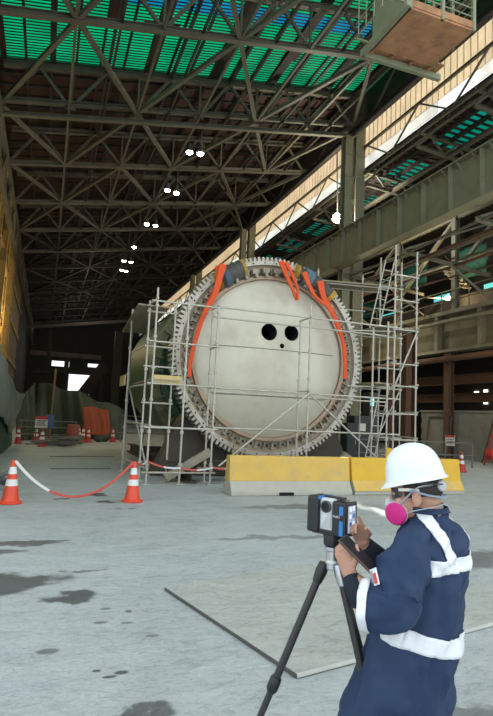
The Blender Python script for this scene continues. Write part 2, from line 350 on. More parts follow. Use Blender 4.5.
# ------------------------------------------------------------------ nave roof structure
XL, XR, SL = -2.9, 14.7, .172
def zb(x): return 14.72 + SL * (x - XL)       # underside chord level
TY = [18.7, 24.8, 30.8, 36.8, 42.8, 48.8, 54.8, 60.8, 66.8, 72.8, 78.8, 84.8, 90.8, 96.8]
YE = 102
TH = 1.9
tl = ['at the front, in front of the green roofing', 'carrying a second lower tie, second from the front', 'third from the front, above the first lamp pair', 'fourth from the front'] + ['%s from the front, in the gloom' % w for w in ('fifth', 'sixth', 'seventh', 'eighth', 'ninth', 'tenth', 'eleventh', 'twelfth', 'thirteenth')] + ['rearmost, before the far wall']
for i, Y in enumerate(TY):
    t = thing('roof_truss', 'steel lattice roof truss ' + tl[i], 'roof truss', (XL, Y, zb(XL)), 'roof trusses across the hall')
    a, b_ = V((XL, Y, zb(XL))), V((XR, Y, zb(XR)))
    sm_ = steel if i < 6 else steel_dark  # trusses deep in the hall: gloom put into a darker steel colour
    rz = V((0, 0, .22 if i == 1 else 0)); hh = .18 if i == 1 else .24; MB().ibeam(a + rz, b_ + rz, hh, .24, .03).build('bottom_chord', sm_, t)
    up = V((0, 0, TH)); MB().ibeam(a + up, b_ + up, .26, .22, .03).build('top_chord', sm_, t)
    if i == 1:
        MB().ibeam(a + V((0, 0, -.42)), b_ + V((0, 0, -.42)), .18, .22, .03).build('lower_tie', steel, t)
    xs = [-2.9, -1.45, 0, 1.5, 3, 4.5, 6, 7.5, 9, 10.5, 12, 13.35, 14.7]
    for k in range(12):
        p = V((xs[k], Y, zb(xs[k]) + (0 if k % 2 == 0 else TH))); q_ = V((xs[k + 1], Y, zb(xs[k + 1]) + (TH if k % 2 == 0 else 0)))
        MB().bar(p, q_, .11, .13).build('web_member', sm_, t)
    if i > 7: continue
    for k in (2, 4, 6, 8, 10):
        MB().bar((xs[k], Y, zb(xs[k])), (xs[k], Y, zb(xs[k]) + TH), .09, .09).build('hanger', steel, t)
    if i < 4:
        for k in range(0, 13, 2): MB().box((xs[k], Y, zb(xs[k]) + .1), (.45, .05, .32)).build('gusset_plate', steel, t)
# zigzag bracing in the plane of the bottom chords
YB = [12.7] + TY
for i in range(len(YB) - 1):
    if i > 9: break
    Y0, Y1 = YB[i], YB[i + 1]
    t = thing('wind_bracing', 'zigzag of steel struts in the %s bay between roof trusses' % ORD[i], 'bracing', (0, (Y0 + Y1) / 2, zb(0)), 'zigzag bracing between the roof trusses')
    even = [0, 6, 12]; odd = [-2.9, 3, 9, 14.7]
    n0, n1 = (odd, even) if (0, 1, 0, 0, 1, 0, 1, 0, 1, 0)[i] == 0 else (even, odd)
    lst = sorted(n0 + n1)
    for p, q_ in zip(lst, lst[1:]):
        pa = V((p, Y0 if p in n0 else Y1, 0)); pb = V((q_, Y0 if q_ in n0 else Y1, 0))
        pa.z = zb(pa.x); pb.z = zb(pb.x)
        MB().bar(pa, pb, .16, .18).build('brace', steel if i < 5 else steel_dark, t)  # deeper bays use the darker colour, painting in the gloom
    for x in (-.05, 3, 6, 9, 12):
        MB().bar((x, Y0, zb(x) - .02), (x, Y1, zb(x) - .02), .10, .14).build('tie', steel if i < 5 else steel_dark, t)  # ties darken with depth in the same painted gloom
for i, x in enumerate((1.5, 4.5, 7.5, 10.5, 13.3)):
    t = MB()
    for Y0, Y1 in zip(YB, YB[1:]):
        t.bar((x, Y0, zb(x) + TH), (x, Y1, zb(x) + TH), .12, .2)
    t.bar((x, YB[0], zb(x) + .1), (x, YB[-1], zb(x) + .1), .09, .12)
    tag(t.build('longitudinal_girder', steel_dark, None), 'slender girder pair running lengthwise under the roof, %s from the tarpaulin side' % ORD[i], 'lattice girder', 'lengthwise lattice girders under the roof')
# eave girder over the columns
t = thing('eave_girder', 'dark lattice eave girder along the column tops', 'eave girder', (XR, 12, zb(XR)))
for dz, nm in ((-.35, 'bottom_chord'), (1.9, 'top_chord')):
    MB().ibeam((XR, 8, zb(XR) + dz), (XR, YE - 1, zb(XR) + dz), .34, .3, .03).build(nm, steel_dark, t)
for k in range(30):
    y0 = 8 + 3 * k
    MB().bar((XR, y0, zb(XR) - .35 + (0 if k % 2 else 2.25)), (XR, y0 + 3, zb(XR) - .35 + (2.25 if k % 2 else 0)), .12, .14).build('web_member', steel_dark, t)

# roof deck: translucent bays near the front, opaque sheets behind
def zr(x): return zb(x) + TH + .36
RX0, RX1 = -3.6, 15.6
def roof_patch(y0, y1, x0=RX0, x1=RX1, dz=0):
    return MB().prism([(x0, y0, zr(x0) + dz), (x1, y0, zr(x1) + dz), (x1, y1, zr(x1) + dz), (x0, y1, zr(x0) + dz)], (0, 0, .02))
GE = 24.9
struct(roof_patch(8, 19.7).build('ceiling', green_sheet)); struct(roof_patch(19.7, 20.5).build('ceiling', blue_sheet)); struct(roof_patch(20.5, GE).build('ceiling', green_sheet))
struct(roof_patch(GE, YE).build('ceiling', roof_brown))
b = MB(); y = 8.
while y < GE:
    b.bar((RX0, y, zr(RX0) - .05), (RX1, y, zr(RX1) - .05), .05, .03); y += .19
while y < YE:
    b.bar((RX0, y, zr(RX0) - .05), (RX1, y, zr(RX1) - .05), .10, .12); y += 1.0
o = struct(b.build('ceiling_battens', steel_dark)); 
b = MB()
for x in (-2.9, -.9, 3.4, 6.6, 9.7, 12.9): b.bar((x, 8, zr(x) - .12), (x, GE, zr(x) - .12), .5 if x > 0 else .25, .05)
for x in [-2 + 1.05 * k for k in range(17)]: b.bar((x, 8, zr(x) - .16), (x, YE, zr(x) - .16), .10, .14)
struct(b.build('ceiling_rafters', steel_dark))
b = MB()
for x0, y0, w, d in ((2.6, 21.2, 1.5, .8), (4.3, 21.4, .8, .7), (1.2, 20.2, .5, 1.4), (8.2, 17.0, .7, 1.2), (9.4, 22.0, .8, .7)):
    b.prism([(x0, y0, zr(x0) - .10), (x0 + w, y0, zr(x0 + w) - .10), (x0 + w, y0 + d, zr(x0 + w) - .10), (x0, y0 + d, zr(x0) - .10)], (0, 0, .02))
struct(b.build('ceiling_patch', roof_brown))
# upper right wall: translucent cladding, gap with added panes, aisle roof
WX = 15.6
struct(MB().span((WX, 8, 16.30), (WX + .04, YE, 18.5)).build('wall_upper', beige_sheet))
struct(MB().span((WX, 8, 18.5), (WX + .04, YE, zr(WX) + .2)).build('wall_upper_top', wall_dark))
b = MB()
yy = 8.
while yy < YE: b.box((WX - .04, yy, 17.35), (.03, .035, 2.2)); yy += .40
struct(b.build('wall_cladding_ribs', mat('tan_cladding_rib', (.80, .68, .53), .6)))
struct(MB().span((WX, 8, 15.74), (WX + .03, 16.35, 16.30)).build('window_1', white_sheet)); struct(MB().span((WX, 18.9, 15.74), (WX + .03, YE, 16.30)).build('window_2', white_sheet))  # panes added to hold back the sun, leaving a slot for the floor streak
AZ = lambda x: 15.66 - .03 * (x - WX)
b = MB(); gsh = MB(); gs2 = MB()
for k in range(0, 20):
    y0 = 8 + 4.9 * k; y1 = y0 + 4.9
    for x0, x1, kind in ((WX, 16.7, 'd'), (16.7, 18.4, 'g'), (18.4, 20.2, 'd'), (20.2, 21.6, 'g'), (21.6, 28, 'd')):
        if kind == 'd': b.prism([(x0, y0, AZ(x0)), (x1, y0, AZ(x1)), (x1, y1, AZ(x1)), (x0, y1, AZ(x0))], (0, 0, .02))
        else:
            ym = y0 + 1.6
            gsh.prism([(x0, y0, AZ(x0)), (x1, y0, AZ(x1)), (x1, y0 + 3.2, AZ(x1)), (x0, y0 + 3.2, AZ(x0))], (0, 0, .02)); b.prism([(x0, y0 + 3.2, AZ(x0)), (x1, y0 + 3.2, AZ(x1)), (x1, y1, AZ(x1)), (x0, y1, AZ(x0))], (0, 0, .02))
struct(b.build('ceiling_aisle', roof_brown)); struct(gsh.build('ceiling_aisle_skylights', translucent('teal_translucent_roofing', (.03, .42, .36), .85)))
b = MB(); y = 8.
while y < YE: b.bar((WX, y, AZ(WX) - .05), (28, y, AZ(28) - .05), .13, .06); y += .42
for x in (16.7, 17.5, 18.4, 19.4, 20.4, 22, 24): b.bar((x, 8, AZ(x) - .14), (x, YE, AZ(x) - .14), .14, .2)
struct(b.build('ceiling_aisle_purlins', steel_dark))
t = thing('clerestory_girder', 'thin lattice girder running lengthwise in front of the beige cladding', 'lattice girder', (15.2, 10, 15.3))
for z in (15.25, 16.75): MB().ibeam((15.42, 8, z), (15.42, YE - 2, z), .12, .12, .015).build('chord', steel, t)
for k in range(40):
    MB().bar((15.42, 9 + 2.2 * k, 15.25 + (1.5 if k % 2 else 0)), (15.42, 11.2 + 2.2 * k, 15.25 + (0 if k % 2 else 1.5)), .07, .08).build('web_member', steel, t)
# aisle trusses crossing the daylight strip
for i, Y in enumerate((13.0, 16.5, 20.2, 24.8, 30.8, 36.8, 42.8)):
    t = thing('aisle_truss', 'light lattice truss of the side aisle below the daylight strip, %s from the front' % ORD[i], 'aisle truss', (WX, Y, 14.4), 'side aisle roof trusses')
    A = [V((WX - .1, Y, 14.75)), V((21.8, Y, 14.25))]; B = [V((WX - .1, Y, 15.5)), V((21.8, Y, 15.0))]
    MB().ibeam(A[0], A[1], .16, .16, .02).build('bottom_chord', steel, t); MB().ibeam(B[0], B[1], .16, .16, .02).build('top_chord', steel, t)
    n = 8
    for k in range(n):
        p = (A if k % 2 == 0 else B); q_ = (B if k % 2 == 0 else A)
        MB().bar(p[0].lerp(p[1], k / n), q_[0].lerp(q_[1], (k + 1) / n), .08, .08).build('web_member', steel, t)
for i, (x, z) in enumerate(((16.1, 15.5), (17.3, 14.6), (18.8, 14.35))):
    tag(MB().ibeam((x, 8, z), (x, YE - 1, z), .2, .18, .02).build('aisle_purlin', steel, None), 'long steel purlin beside the daylight strip, %s out from the columns' % ORD[i], 'purlin', 'long purlins of the side aisle')

# ------------------------------------------------------------------ columns and crane girder
for i, Y in enumerate((24.9, 41.6, 58.3)):
    t = thing('steel_column', ['tall twin-shaft steel column standing above the scaffold tower', 'tall steel column behind the gear ring, next beyond the foremost', 'tall steel column at the far end of the hall'][i], 'column', (15, Y, 0), 'columns along the crane girder')
    for x, w_, z_ in ((14.48, .46, zb(XR) - .5), (15.2, .56, 17.9)):
        MB().ibeam((x, Y, 0), (x, Y, z_), .5, w_, .04, up=(0, 1, 0)).build('shaft', girder_paint, t)
        for k in range(13): MB().box((x, Y - .26, 1.2 + k * 1.25), (w_, .03, .10)).build('batten_plate', girder_paint, t)
    MB().box((14.85, Y, .1), (1.6, 1.1, .2)).build('base_plate', olive, t)
t = thing('crane_girder', 'deep olive plate girder with stiffeners running along the hall', 'crane girder', (14, 8, 9.75))
GZ0, GZ1, GX = 9.75, 11.55, 14.0
MB().span((GX - .02, 7, GZ0), (GX + .02, YE - 1, GZ1)).build('web_plate', girder_paint, t)
MB().span((GX - .28, 7, GZ0 - .05), (GX + .28, YE - 1, GZ0)).build('bottom_flange', girder_paint, t); MB().span((GX - .28, 7, GZ1), (GX + .28, YE - 1, GZ1 + .05)).build('top_flange', girder_paint, t)
for k in range(56):
    MB().span((GX - .24, 8 + 1.6 * k, GZ0), (GX - .02, 8.04 + 1.6 * k, GZ1)).build('stiffener', girder_paint, t)
for k in range(60): MB().prism([(GX - .02, 8.4 + .8 * k, GZ1), (GX - .27, 8.4 + .8 * k, GZ1), (GX - .02, 8.4 + .8 * k, GZ1 - .28)], (0, .03, 0)).build('bracket', girder_paint, t)
MB().bar((GX, 7, GZ1 + .13), (GX, YE - 1, GZ1 + .13), .08, .14).build('crane_rail', steel_dark, t)
# bracing and pipes under the girder
for i, (x, z, r_) in enumerate(((14.6, 9.35, .06), (15.2, 9.1, .08), (15.9, 9.3, .05))):
    tag(MB().path([(x, 12, z), (x, 20, z - .1), (x, 30, z), (x, 54, z)], r_, 8).build('service_pipe', rust if i == 1 else steel, None), 'long pipe hanging below the crane girder, %s one behind it' % ORD[i], 'pipe', 'pipes below the crane girder')

for i, (x, z, r_, m_) in enumerate(((16.6, 9.6, .05, steel), (17.2, 9.0, .07, rust), (17.9, 9.5, .05, steel), (18.5, 9.0, .05, rust), (18.9, 10.6, .06, steel))):
    tag(MB().path([(x, 12, z + .1), (x, 19, z), (x, 27, z + .15), (x, 54, z)], r_, 8).build('cable_pipe', m_, None), 'thin conduit running lengthwise above the mezzanine, %s out from the girder' % ORD[i], 'pipe', 'conduits above the mezzanine')
for i, Y in enumerate((15.2, 19.6, 24.4, 29.4, 35)):
    t = thing('cross_frame', 'steel cross frame carrying the conduits above the mezzanine, %s from the front' % ORD[i], 'frame', (16.5, Y, 8.8), 'cross frames carrying the conduits')
    MB().ibeam((14.3, Y, 9.3), (19.3, Y, 8.85), .16, .14, .02).build('beam', olive, t); MB().bar((14.5, Y, 9.4), (19.3, Y, 11.4), .09, .09).build('brace', olive, t); MB().bar((17, Y, 9.0), (19.3, Y, 7.7), .08, .08).build('brace', olive, t)
# ------------------------------------------------------------------ right aisle: mezzanine, posts, back wall
MX = 19.3
t = thing('mezzanine', 'long olive mezzanine edge with rails on the side aisle', 'mezzanine', (MX, 14, 0))
def mz(name, m, *a): MB().span(*a).build(name, m, t)
mz('deck_edge', olive, (MX, 12, 7.45), (MX + 6.5, 48, 7.65))
mz('fascia_girder', wall_olive, (MX + .35, 12, 5.6), (MX + .39, 48, 7.45))
mz('lower_flange', olive, (MX - .05, 12, 5.45), (MX + .55, 48, 5.6))
MB().path([(MX - .12, 12, 7.05), (MX - .12, 48, 7.05)], .11, 10).build('front_pipe', olive, t)
for k in range(11): mz('fascia_stiffener', olive, (MX + .05, 14 + 3.1 * k, 5.6), (MX + .36, 14.25 + 3.1 * k, 7.45))
for z in (8.15, 8.7): MB().tube((MX + .05, 12, z), (MX + .05, 48, z), .03, 6).build('handrail', olive, t)
for k in range(18): MB().tube((MX + .05, 13 + 2 * k, 7.6), (MX + .05, 13 + 2 * k, 8.7), .03, 6).build('rail_post', olive, t)
MB().path([(MX - .3, 12, 5.1), (MX - .3, 30, 5.0), (MX - .3, 48, 5.1)], .16, 10).build('rusty_pipe', rust, t)
mz('back_panel', wall_dark, (MX + 2.2, 12, 7.65), (MX + 2.26, 48, 9.0))
# posts in the aisle
pl = ['olive post rising from the mezzanine, %s one from the front', 'rusty brown post under the mezzanine, %s one from the front']
for i, Y in enumerate((17.6, 22.2, 27, 33, 40)):
    tag(MB().ibeam((MX + .25, Y, 7.6), (MX + .25, Y, 15.3), .28, .28, .03, up=(1, 0, 0)).build('upper_post', olive, None), pl[0] % ORD[i], 'post', 'posts above the mezzanine')
    tag(MB().ibeam((MX + .3, Y + .5, 0), (MX + .3, Y + .5, 5.45), .36, .36, .04, up=(1, 0, 0)).build('lower_post', rust, None), pl[1] % ORD[i], 'post', 'posts below the mezzanine')
tag(MB().ibeam((16.5, 22, 0), (16.5, 22, 6.2), .55, .5, .05, up=(1, 0, 0)).build('rusty_column', rust, None), 'thick rust-red column standing behind the scaffold tower', 'column')
tag(MB().ibeam((16.7, 32, 0), (16.7, 32, 9), .55, .5, .05, up=(1, 0, 0)).build('rusty_column', rust, None), 'dark rusty column in shade deep behind the scaffold ladder', 'column')
# crossing steelwork above the mezzanine
for i, (p, q_) in enumerate((((MX + .3, 22.2, 12.6), (MX + .3, 27, 9.2)), ((MX + .3, 22.2, 9.6), (MX + .3, 17.6, 13.1)), ((MX + .3, 27, 12.8), (MX + .3, 33, 9.2)), ((MX + .3, 12, 12.6), (MX + .3, 48, 12.6)), ((MX + .3, 12, 10.2), (MX + .3, 48, 10.2)), ((MX + .9, 12, 11.4), (MX + .9, 48, 11.4)))):
    tag(MB().bar(p, q_, .16, .18).build('aisle_brace', olive, None), ['sloping brace above the warm wall lamp', 'sloping brace between the two foremost mezzanine posts', 'sloping brace deeper in the aisle behind the scaffold top', 'upper horizontal rail beam across the mezzanine posts', 'lower horizontal rail beam across the mezzanine posts', 'set-back horizontal beam behind the mezzanine posts'][i], 'brace', 'steel braces above the mezzanine')
for i, (y, z, w, h) in enumerate(((24.5, 11.2, 2.6, 1.6), (29.5, 11.6, 2.4, 1.5), (35, 10.2, 2.4, 1.0))):
    tag(MB().grid(lambda u, v: V((MX + 3.3 + .25 * noise.noise(V((u * 3, v * 3, i))), y + w * (u - .5), z + h * (v - .5) + .25 * math.sin(u * 3) * (v - .5))), 14, 10).build('safety_net', mat('green_netting_%d' % i, (.012, .10, .075), .7, 0, .5, 3), smooth=3, solid=.01),
        ['green netting hung behind the mezzanine posts, over the lamp', 'green netting beyond the second mezzanine post', 'small green netting lowest behind the scaffold tower'][i], 'netting', 'green nets on the aisle steelwork')
t = thing('stair_tower', 'small steel stair landing with rails behind the mezzanine posts', 'stair', (MX + 1.8, 23, 8))
for k in range(5): MB().span((MX + 1.2, 23 + .3 * k, 9.2 + .3 * k), (MX + 1.9, 23.25 + .3 * k, 9.25 + .3 * k)).build('tread', olive, t)
for dx in (1.2, 1.9): MB().bar((MX + dx, 22.9, 9.1), (MX + dx, 24.5, 10.7), .05, .16).build('stringer', olive, t)
for dx in (1.2, 1.9): MB().tube((MX + dx, 22.9, 10.0), (MX + dx, 24.5, 11.6), .03, 6).build('handrail', rust, t)
# walls
struct(MB().span((26, 6, 0), (26.1, YE, 15.4)).build('wall_right', wall_dark))
for i, (y, z, w, h) in enumerate(((25.5, 10.3, 1.3, .5), (20.8, 9.9, .9, .45), (30, 10.4, 1.6, .5), (36.2, 10.0, 2, .6), (on_x(478, 399, 25.9).y, on_x(478, 399, 25.9).z, .35, .5), (on_x(487, 404, 25.9).y, on_x(487, 404, 25.9).z, .3, .9))):
    struct(MB().span((25.9, y, z), (25.98, y + w, z + h)).build('window_%d' % (i + 3), mat('bright_pane_%d' % i, (.3, .8, .8), .4, emit=((.10, .62, .60) if i < 4 else (1, .95, .8)), estr=.6 if i < 4 else 1.6)))
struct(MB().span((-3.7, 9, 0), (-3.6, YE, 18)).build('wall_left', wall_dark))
FY = YE
def fq(x0, y0, x1, y1):
    p, q_ = on_y(x0, y0, FY), on_y(x1, y1, FY); return (p.x, q_.x, q_.z, p.z)
ops = [fq(69, 374, 89, 395), fq(52, 360.5, 69, 367), fq(88, 363.5, 103, 368)]
def wall_with(ops, x0, x1, z0, z1, y):
    xs = sorted({x0, x1, *[o[0] for o in ops], *[o[1] for o in ops]}); zs = sorted({z0, z1, *[o[2] for o in ops], *[o[3] for o in ops]}); b = MB()
    for i in range(len(xs) - 1):
        for k in range(len(zs) - 1):
            cx, cz = (xs[i] + xs[i + 1]) / 2, (zs[k] + zs[k + 1]) / 2
            if not any(o[0] < cx < o[1] and o[2] < cz < o[3] for o in ops): b.span((xs[i], y, zs[k]), (xs[i + 1], y + .1, zs[k + 1]))
    return b
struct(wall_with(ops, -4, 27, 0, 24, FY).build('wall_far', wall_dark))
# dusty light strip of old glazing above the openings
o_ = fq(31, 350, 101, 360)
struct(MB().span((o_[0], FY - .2, o_[2]), (o_[1], FY - .1, o_[3])).build('window_20', mat('dim_dusty_glazing', (.16, .13, .11), .8, 0, .5, .8)))
p, q_ = on_y(80, 397, 70), on_y(104, 366, 70)
t = thing('conveyor_gallery', 'dark sloping conveyor gallery crossing before the bright far opening', 'gallery', (p.x, 70, 0))
MB().bar(p, q_, 1.0, 1.3).build('casing', wall_dark, t)
for k_ in (.2, .95):
    w_ = p.lerp(q_, k_); MB().bar((w_.x, 70, 0), w_, .4, .4).build('leg', wall_dark, t)
for (x0_, y0_, x1_, y1_, Y_, lb, m_) in ((28, 327, 130, 321, 66, 'pale arched tie high in the gloom above the bright far opening', steel_dark), (32, 371, 130, 372, 60, 'dark horizontal beam just above the bright far opening', wall_dark)):
    tag(MB().bar(on_y(x0_, y0_, Y_), on_y(x1_, y1_, Y_), .35, .35).build('cross_beam', m_, None), lb, 'beam')
for k_, (x_, y_, Y_, w_, lb) in enumerate(((65.5, 377, 64, .5, 'dark upright beside the bright far opening'), (49.5, 350, 62, .4, 'dark upright near the end of the left column line'), (118, 350, 58, .8, 'thick dark upright between far opening and mill'))):
    p = on_y(x_, y_, Y_); tag(MB().bar((p.x, Y_, 0), (p.x, Y_, p.z + 2), w_, w_).build('far_post', wall_dark, None), lb, 'post')
# low block wall at the aisle
t = thing('block_wall', 'low grey block wall under the mezzanine by the red hose frame', 'wall', (MX + .5, 22, 0)); t['kind'] = 'thing'
b = MB()
r0 = 0
for r_ in range(8):
    for k in range(16):
        y0 = 15.2 + k * .62 + (.31 if r_ % 2 else 0)
        b.span((MX + .55, y0 + .006, r_ * .295 + .004), (MX + .85, min(y0 + .614, 25.2), r_ * .295 + .291))
b.build('blocks', block_conc, t); MB().span((MX + .5, 15.2, 2.36), (MX + .9, 25.3, 2.46)).build('coping', block_conc, t); MB().span((MX + .6, 15.2, 0), (MX + .8, 25.2, 2.36)).build('mortar', block_conc, t)
fr = MB(); 
for p, q_ in (((19.5, 24.4, .1), (19.6, 24.2, 2.1)), ((19.5, 22.6, .1), (19.6, 22.5, 2.1)), ((19.6, 24.2, 2.1), (19.6, 22.5, 2.1)), ((19.5, 24.4, .1), (19.5, 22.6, .1))): fr.bar(p, q_, .07, .07)
t = thing('leaning_panel', 'square mesh panel in a dark frame leaning on the block wall', 'panel', (19.5, 23.4, 0)); fr.build('frame', steel, t)
MB().prism([(19.56, 24.3, .12), (19.56, 22.6, .12), (19.63, 22.55, 2.08), (19.63, 24.15, 2.08)], (.02, 0, 0)).build('mesh_infill', block_conc, t)
c = on_x(450, 440, 18.7)
t = thing('warning_sign', 'small white sign with red header on a stand by the block wall', 'sign', (c.x, c.y, 0))
ax = (V((.35, -.94, 0)), V((.94, .35, 0)), UP)
MB().box((c.x, c.y, .95), (.50, .02, .52), ax).build('board', sign_white, t); MB().box(V((c.x, c.y, 1.16)) - ax[1] * .012, (.46, .012, .11), ax).build('header', sign_red, t)
b = MB()
for k in range(3): b.box(V((c.x, c.y, 1.0 - .09 * k)) - ax[1] * .012, (.36 - .05 * k, .01, .025), ax)
b.build('print', ink, t)
for s in (-.2, .2): MB().tube(V((c.x, c.y, 0)) + ax[0] * s + ax[1] * .05, V((c.x, c.y, 1.25)) + ax[0] * s + ax[1] * .03, .018, 6).build('stand', steel, t)
c = on_x(489, 452, 18.3)
t = thing('hose_frame', 'red fire hose cart with sloping red frame by the block wall', 'hose cart', (c.x, c.y, 0))
for s in (-.3, .3):
    MB().bar((c.x, c.y + s, 0), (c.x + .5, c.y + s - .1, 1.6), .05, .05).build('frame', red_paint, t)
MB().lathe([(.2, -.2), (.25, -.18), (.25, .18), (.2, .2)], (c.x + .15, c.y - .05, .5), (0, 1, 0), 20).build('drum', red_paint, t, smooth=.6)
tag(MB().bar((19.2, 20.0, 0), (19.75, 19.8, 2.2), .06, .06).build('steel_pole', rust, None), 'thin rusty pole leaning on the block wall beside the hose cart', 'pole')
# rusty beams under the mezzanine
for i, (z, x) in enumerate(((4.1, 20.4), (3.2, 21.2))):
    tag(MB().ibeam((x, 13, z), (x, 45, z), .5, .3, .04).build('rusty_beam', rust, None), ['upper rusty beam in the dark below the mezzanine', 'lower rusty beam in the dark below the mezzanine'][i], 'beam', 'rusty beams under the mezzanine')
# left lattice column line
struct(MB().span((-3.3, 20, 2.6), (-3.24, 60, 14.5)).build('wall_left_panel', mat('ochre_wall_sheet', (.22, .145, .045), .7, 0, .4, 1.2, dirt=(.07, .045, .02), dirt_amt=.8, dirt_scale=.9)))
for i, Y in enumerate((24, 30, 36, 42)):
    t = thing('lattice_column', 'faded yellow lattice column along the tarpaulin side, %s from the front' % ORD[i], 'column', (XL - .1, Y, 0), 'yellow lattice columns by the tarpaulins')
    for dy in (-.9, .9): MB().ibeam((XL - .15, Y + dy, 0), (XL - .15, Y + dy, 14.2), .3, .3, .03, up=(1, 0, 0)).build('chord', yellow_steel, t)
    for k in range(9):
        z0 = .4 + 1.55 * k; s = 1 if k % 2 else -1
        MB().bar((XL - .08, Y - .9 * s, z0), (XL - .08, Y + .9 * s, z0 + 1.55), .10, .12).build('lacing', yellow_steel, t)
t = thing('side_girder', 'dark lattice girder capping the yellow columns', 'lattice girder', (XL, 20, 12.6))
for z in (12.4, 14.3): MB().ibeam((XL + .05, 10, z), (XL + .05, YE - 2, z), .26, .24, .03).build('chord', steel, t)
for k in range(42): MB().bar((XL + .05, 11 + 2 * k, 12.4 + (1.9 if k % 2 else 0)), (XL + .05, 13 + 2 * k, 12.4 + (0 if k % 2 else 1.9)), .1, .12).build('web_member', steel, t)
b = MB()
for z in (5.5, 8.5, 11.2): b.bar((XL - .26, 20, z), (XL - .26, 60, z), .12, .3)
tag(b.build('girt', yellow_steel, None), 'faded yellow wall rails behind the lattice columns', 'wall rail')

# ------------------------------------------------------------------ hanging lamps
lp = [((189.5, 152), (200.5, 153.5)), ((167.5, 190), (176.5, 193)), ((147, 224), (155.5, 225.5)), ((134, 247), (139.5, 248)), ((124, 261), (131, 262)), ((121.5, 270), (126, 271))]
lampY = [25.3, 30.6, 36.6, 42.4, 46.8, 50.2]
def make_lamp(c, label, i):
    c = V(c); t = thing('high_bay_lamp', label, 'lamp', c, 'hanging lamps under the roof trusses')
    MB().lathe([(.05, .42), (.1, .40), (.12, .2), (.2, .04), (.2, 0), (.17, .0)], c, (0, 0, 1), 16).build('housing', lamp_body, t, smooth=.7)
    MB().ell(c + V((0, 0, -.02)), (.155, .155, .10)).build('diffuser', lamp_glow, t, smooth=3)
    MB().tube(c + V((0, 0, .4)), V((c.x, c.y, zb(c.x))), .018, 6).build('cord', lamp_body, t)
for i, (a, b_) in enumerate(lp):
    for j, q_ in enumerate((a, b_)):
        if i == 3 and j == 1: continue
        make_lamp(on_y(*q_, lampY[i]), 'lit lamp hanging under the roof, %s of the %s pair from the front' % (('left one', 'right one')[j], ORD[i]) if i != 3 else 'single lit lamp hanging between the third and last pairs', i)
def flood(px, Y, label, m, r, power, col, d, foot):
    c = on_y(*px, Y); t = thing('flood_lamp', label, 'lamp', c)
    d = V(d).normalized()
    MB().lathe([(r * .5, -.25), (r, -.08), (r * 1.05, .02), (r * .9, .02)], c, d, 18).build('housing', lamp_body, t, smooth=.7)
    MB().ell(c + d * .03, (r * .85, r * .85, r * .85)).build('lens', m, t, smooth=3)
    MB().bar(c - d * .2, foot, .05, .05).build('bracket', lamp_body, t)
    l = bpy.data.lights.new('lamp_light', 'POINT'); l.energy = power; l.color = col; l.shadow_soft_size = r
    lo = bpy.data.objects.new('lamp_light', l); COL.objects.link(lo); lo.parent = t; lo.location = d * (r + .25)
flood((337, 218), 26.5, 'bright white floodlight glowing above the gear ring beside the tall column', flood_glow, .27, 900, (1, .92, .75), (-.6, -.8, -.25), V((14.75, 26.5, 17.3)))
flood((448, 298), 24.0, 'warm lamp glowing on the mezzanine handrail', warm_glow, .15, 170, (1, .74, .38), (-.8, -.4, .1), V((19.35, 24.4, 8.7)))
# added fill lights without fixtures, for glow on columns, far hall and aisle
def plight(name, loc, e, col=(1, .8, .55), r=.3):
    l = bpy.data.lights.new(name, 'POINT'); l.energy = e; l.color = col; l.shadow_soft_size = r
    o = bpy.data.objects.new(name, l); COL.objects.link(o); o.location = V(loc); return o
plight('column_fill_light', (-1.7, 24, 7.0), 200, (1, .78, .42))
plight('column_fill_light', (-1.7, 36, 7.5), 260, (1, .78, .42))
plight('far_fill_light', (4, 62, 12.0), 220, (1, .85, .65)); plight('far_fill_light', (4, 86, 12.0), 350, (1, .9, .75))
plight('aisle_fill_light', (16.6, 17, 5.2), 160, (1, .82, .55))
plight('aisle_fill_light', (17.2, 27, 6.2), 140, (1, .82, .55))

# ------------------------------------------------------------------ overhead crane cab
t = thing('crane_cab', 'pale green crane cab with rusty underside and railings overhead', 'crane cab', (7.06, 9.1, 10))
x0, x1, y0, y1, z0 = 6.25, 7.87, 8.42, 9.72, 10.0
MB().span((x0, y0, z0), (x1, y1, z0 + .05)).build('floor_plate', rust_plate, t)
b = MB()
for p, q_ in (((x0 - .1, y1 + .30), (x1 + .45, y1 + .30)), ((x0 - .1, y0 - .1), (x0 - .1, y1 + .3))): b.bar((*p, z0 + .03), (*q_, z0 + .03), .10, .14)
b.build('sill_frame', cab_paint, t)
b = MB()
for k in range(4): b.bar((x0 + .1 + .52 * k, y1, z0 + .1), (x0 + .1 + .52 * k, y1 + .3, z0 + .1), .06, .1)
b.span((x0, y1, z0 + .14), (x1 + .35, y1 + .32, z0 + .17)); b.build('outrigger', rust_plate, t)
MB().span((x0 - .03, y0, z0), (x0 + .03, y1, z0 + 1.1)).build('side_panel', cab_paint, t)
MB().span((x1 - .02, y0, z0 + .05), (x1 + .02, y1, z0 + .2)).build('toe_board', rust_plate, t); MB().span((x0, y0 - .02, z0 + .05), (x1, y0 + .02, z0 + .2)).build('toe_board', rust_plate, t)
for y_ in (y0, (y0 + y1) / 2, y1): MB().bar((x1, y_, z0), (x1, y_, z0 + 2.1), .07, .07).build('post', cab_paint, t)
for x_ in (x0, (x0 + x1) / 2): MB().bar((x_, y0, z0), (x_, y0, z0 + 2.1), .07, .07).build('post', cab_paint, t)
b = MB()
for k in range(8):
    z = z0 + .32 + .19 * k; b.tube((x1, y0, z), (x1, y1, z), .014, 6); b.tube((x0, y0, z), (x1, y0, z), .014, 6); b.tube((x0 , y1, z), (x1, y1, z), .014, 6)
for k in range(8): b.tube((x0 + .2 * k, y1, z0 + .2), (x0 + .2 * k, y1, z0 + 1.7), .014, 6)
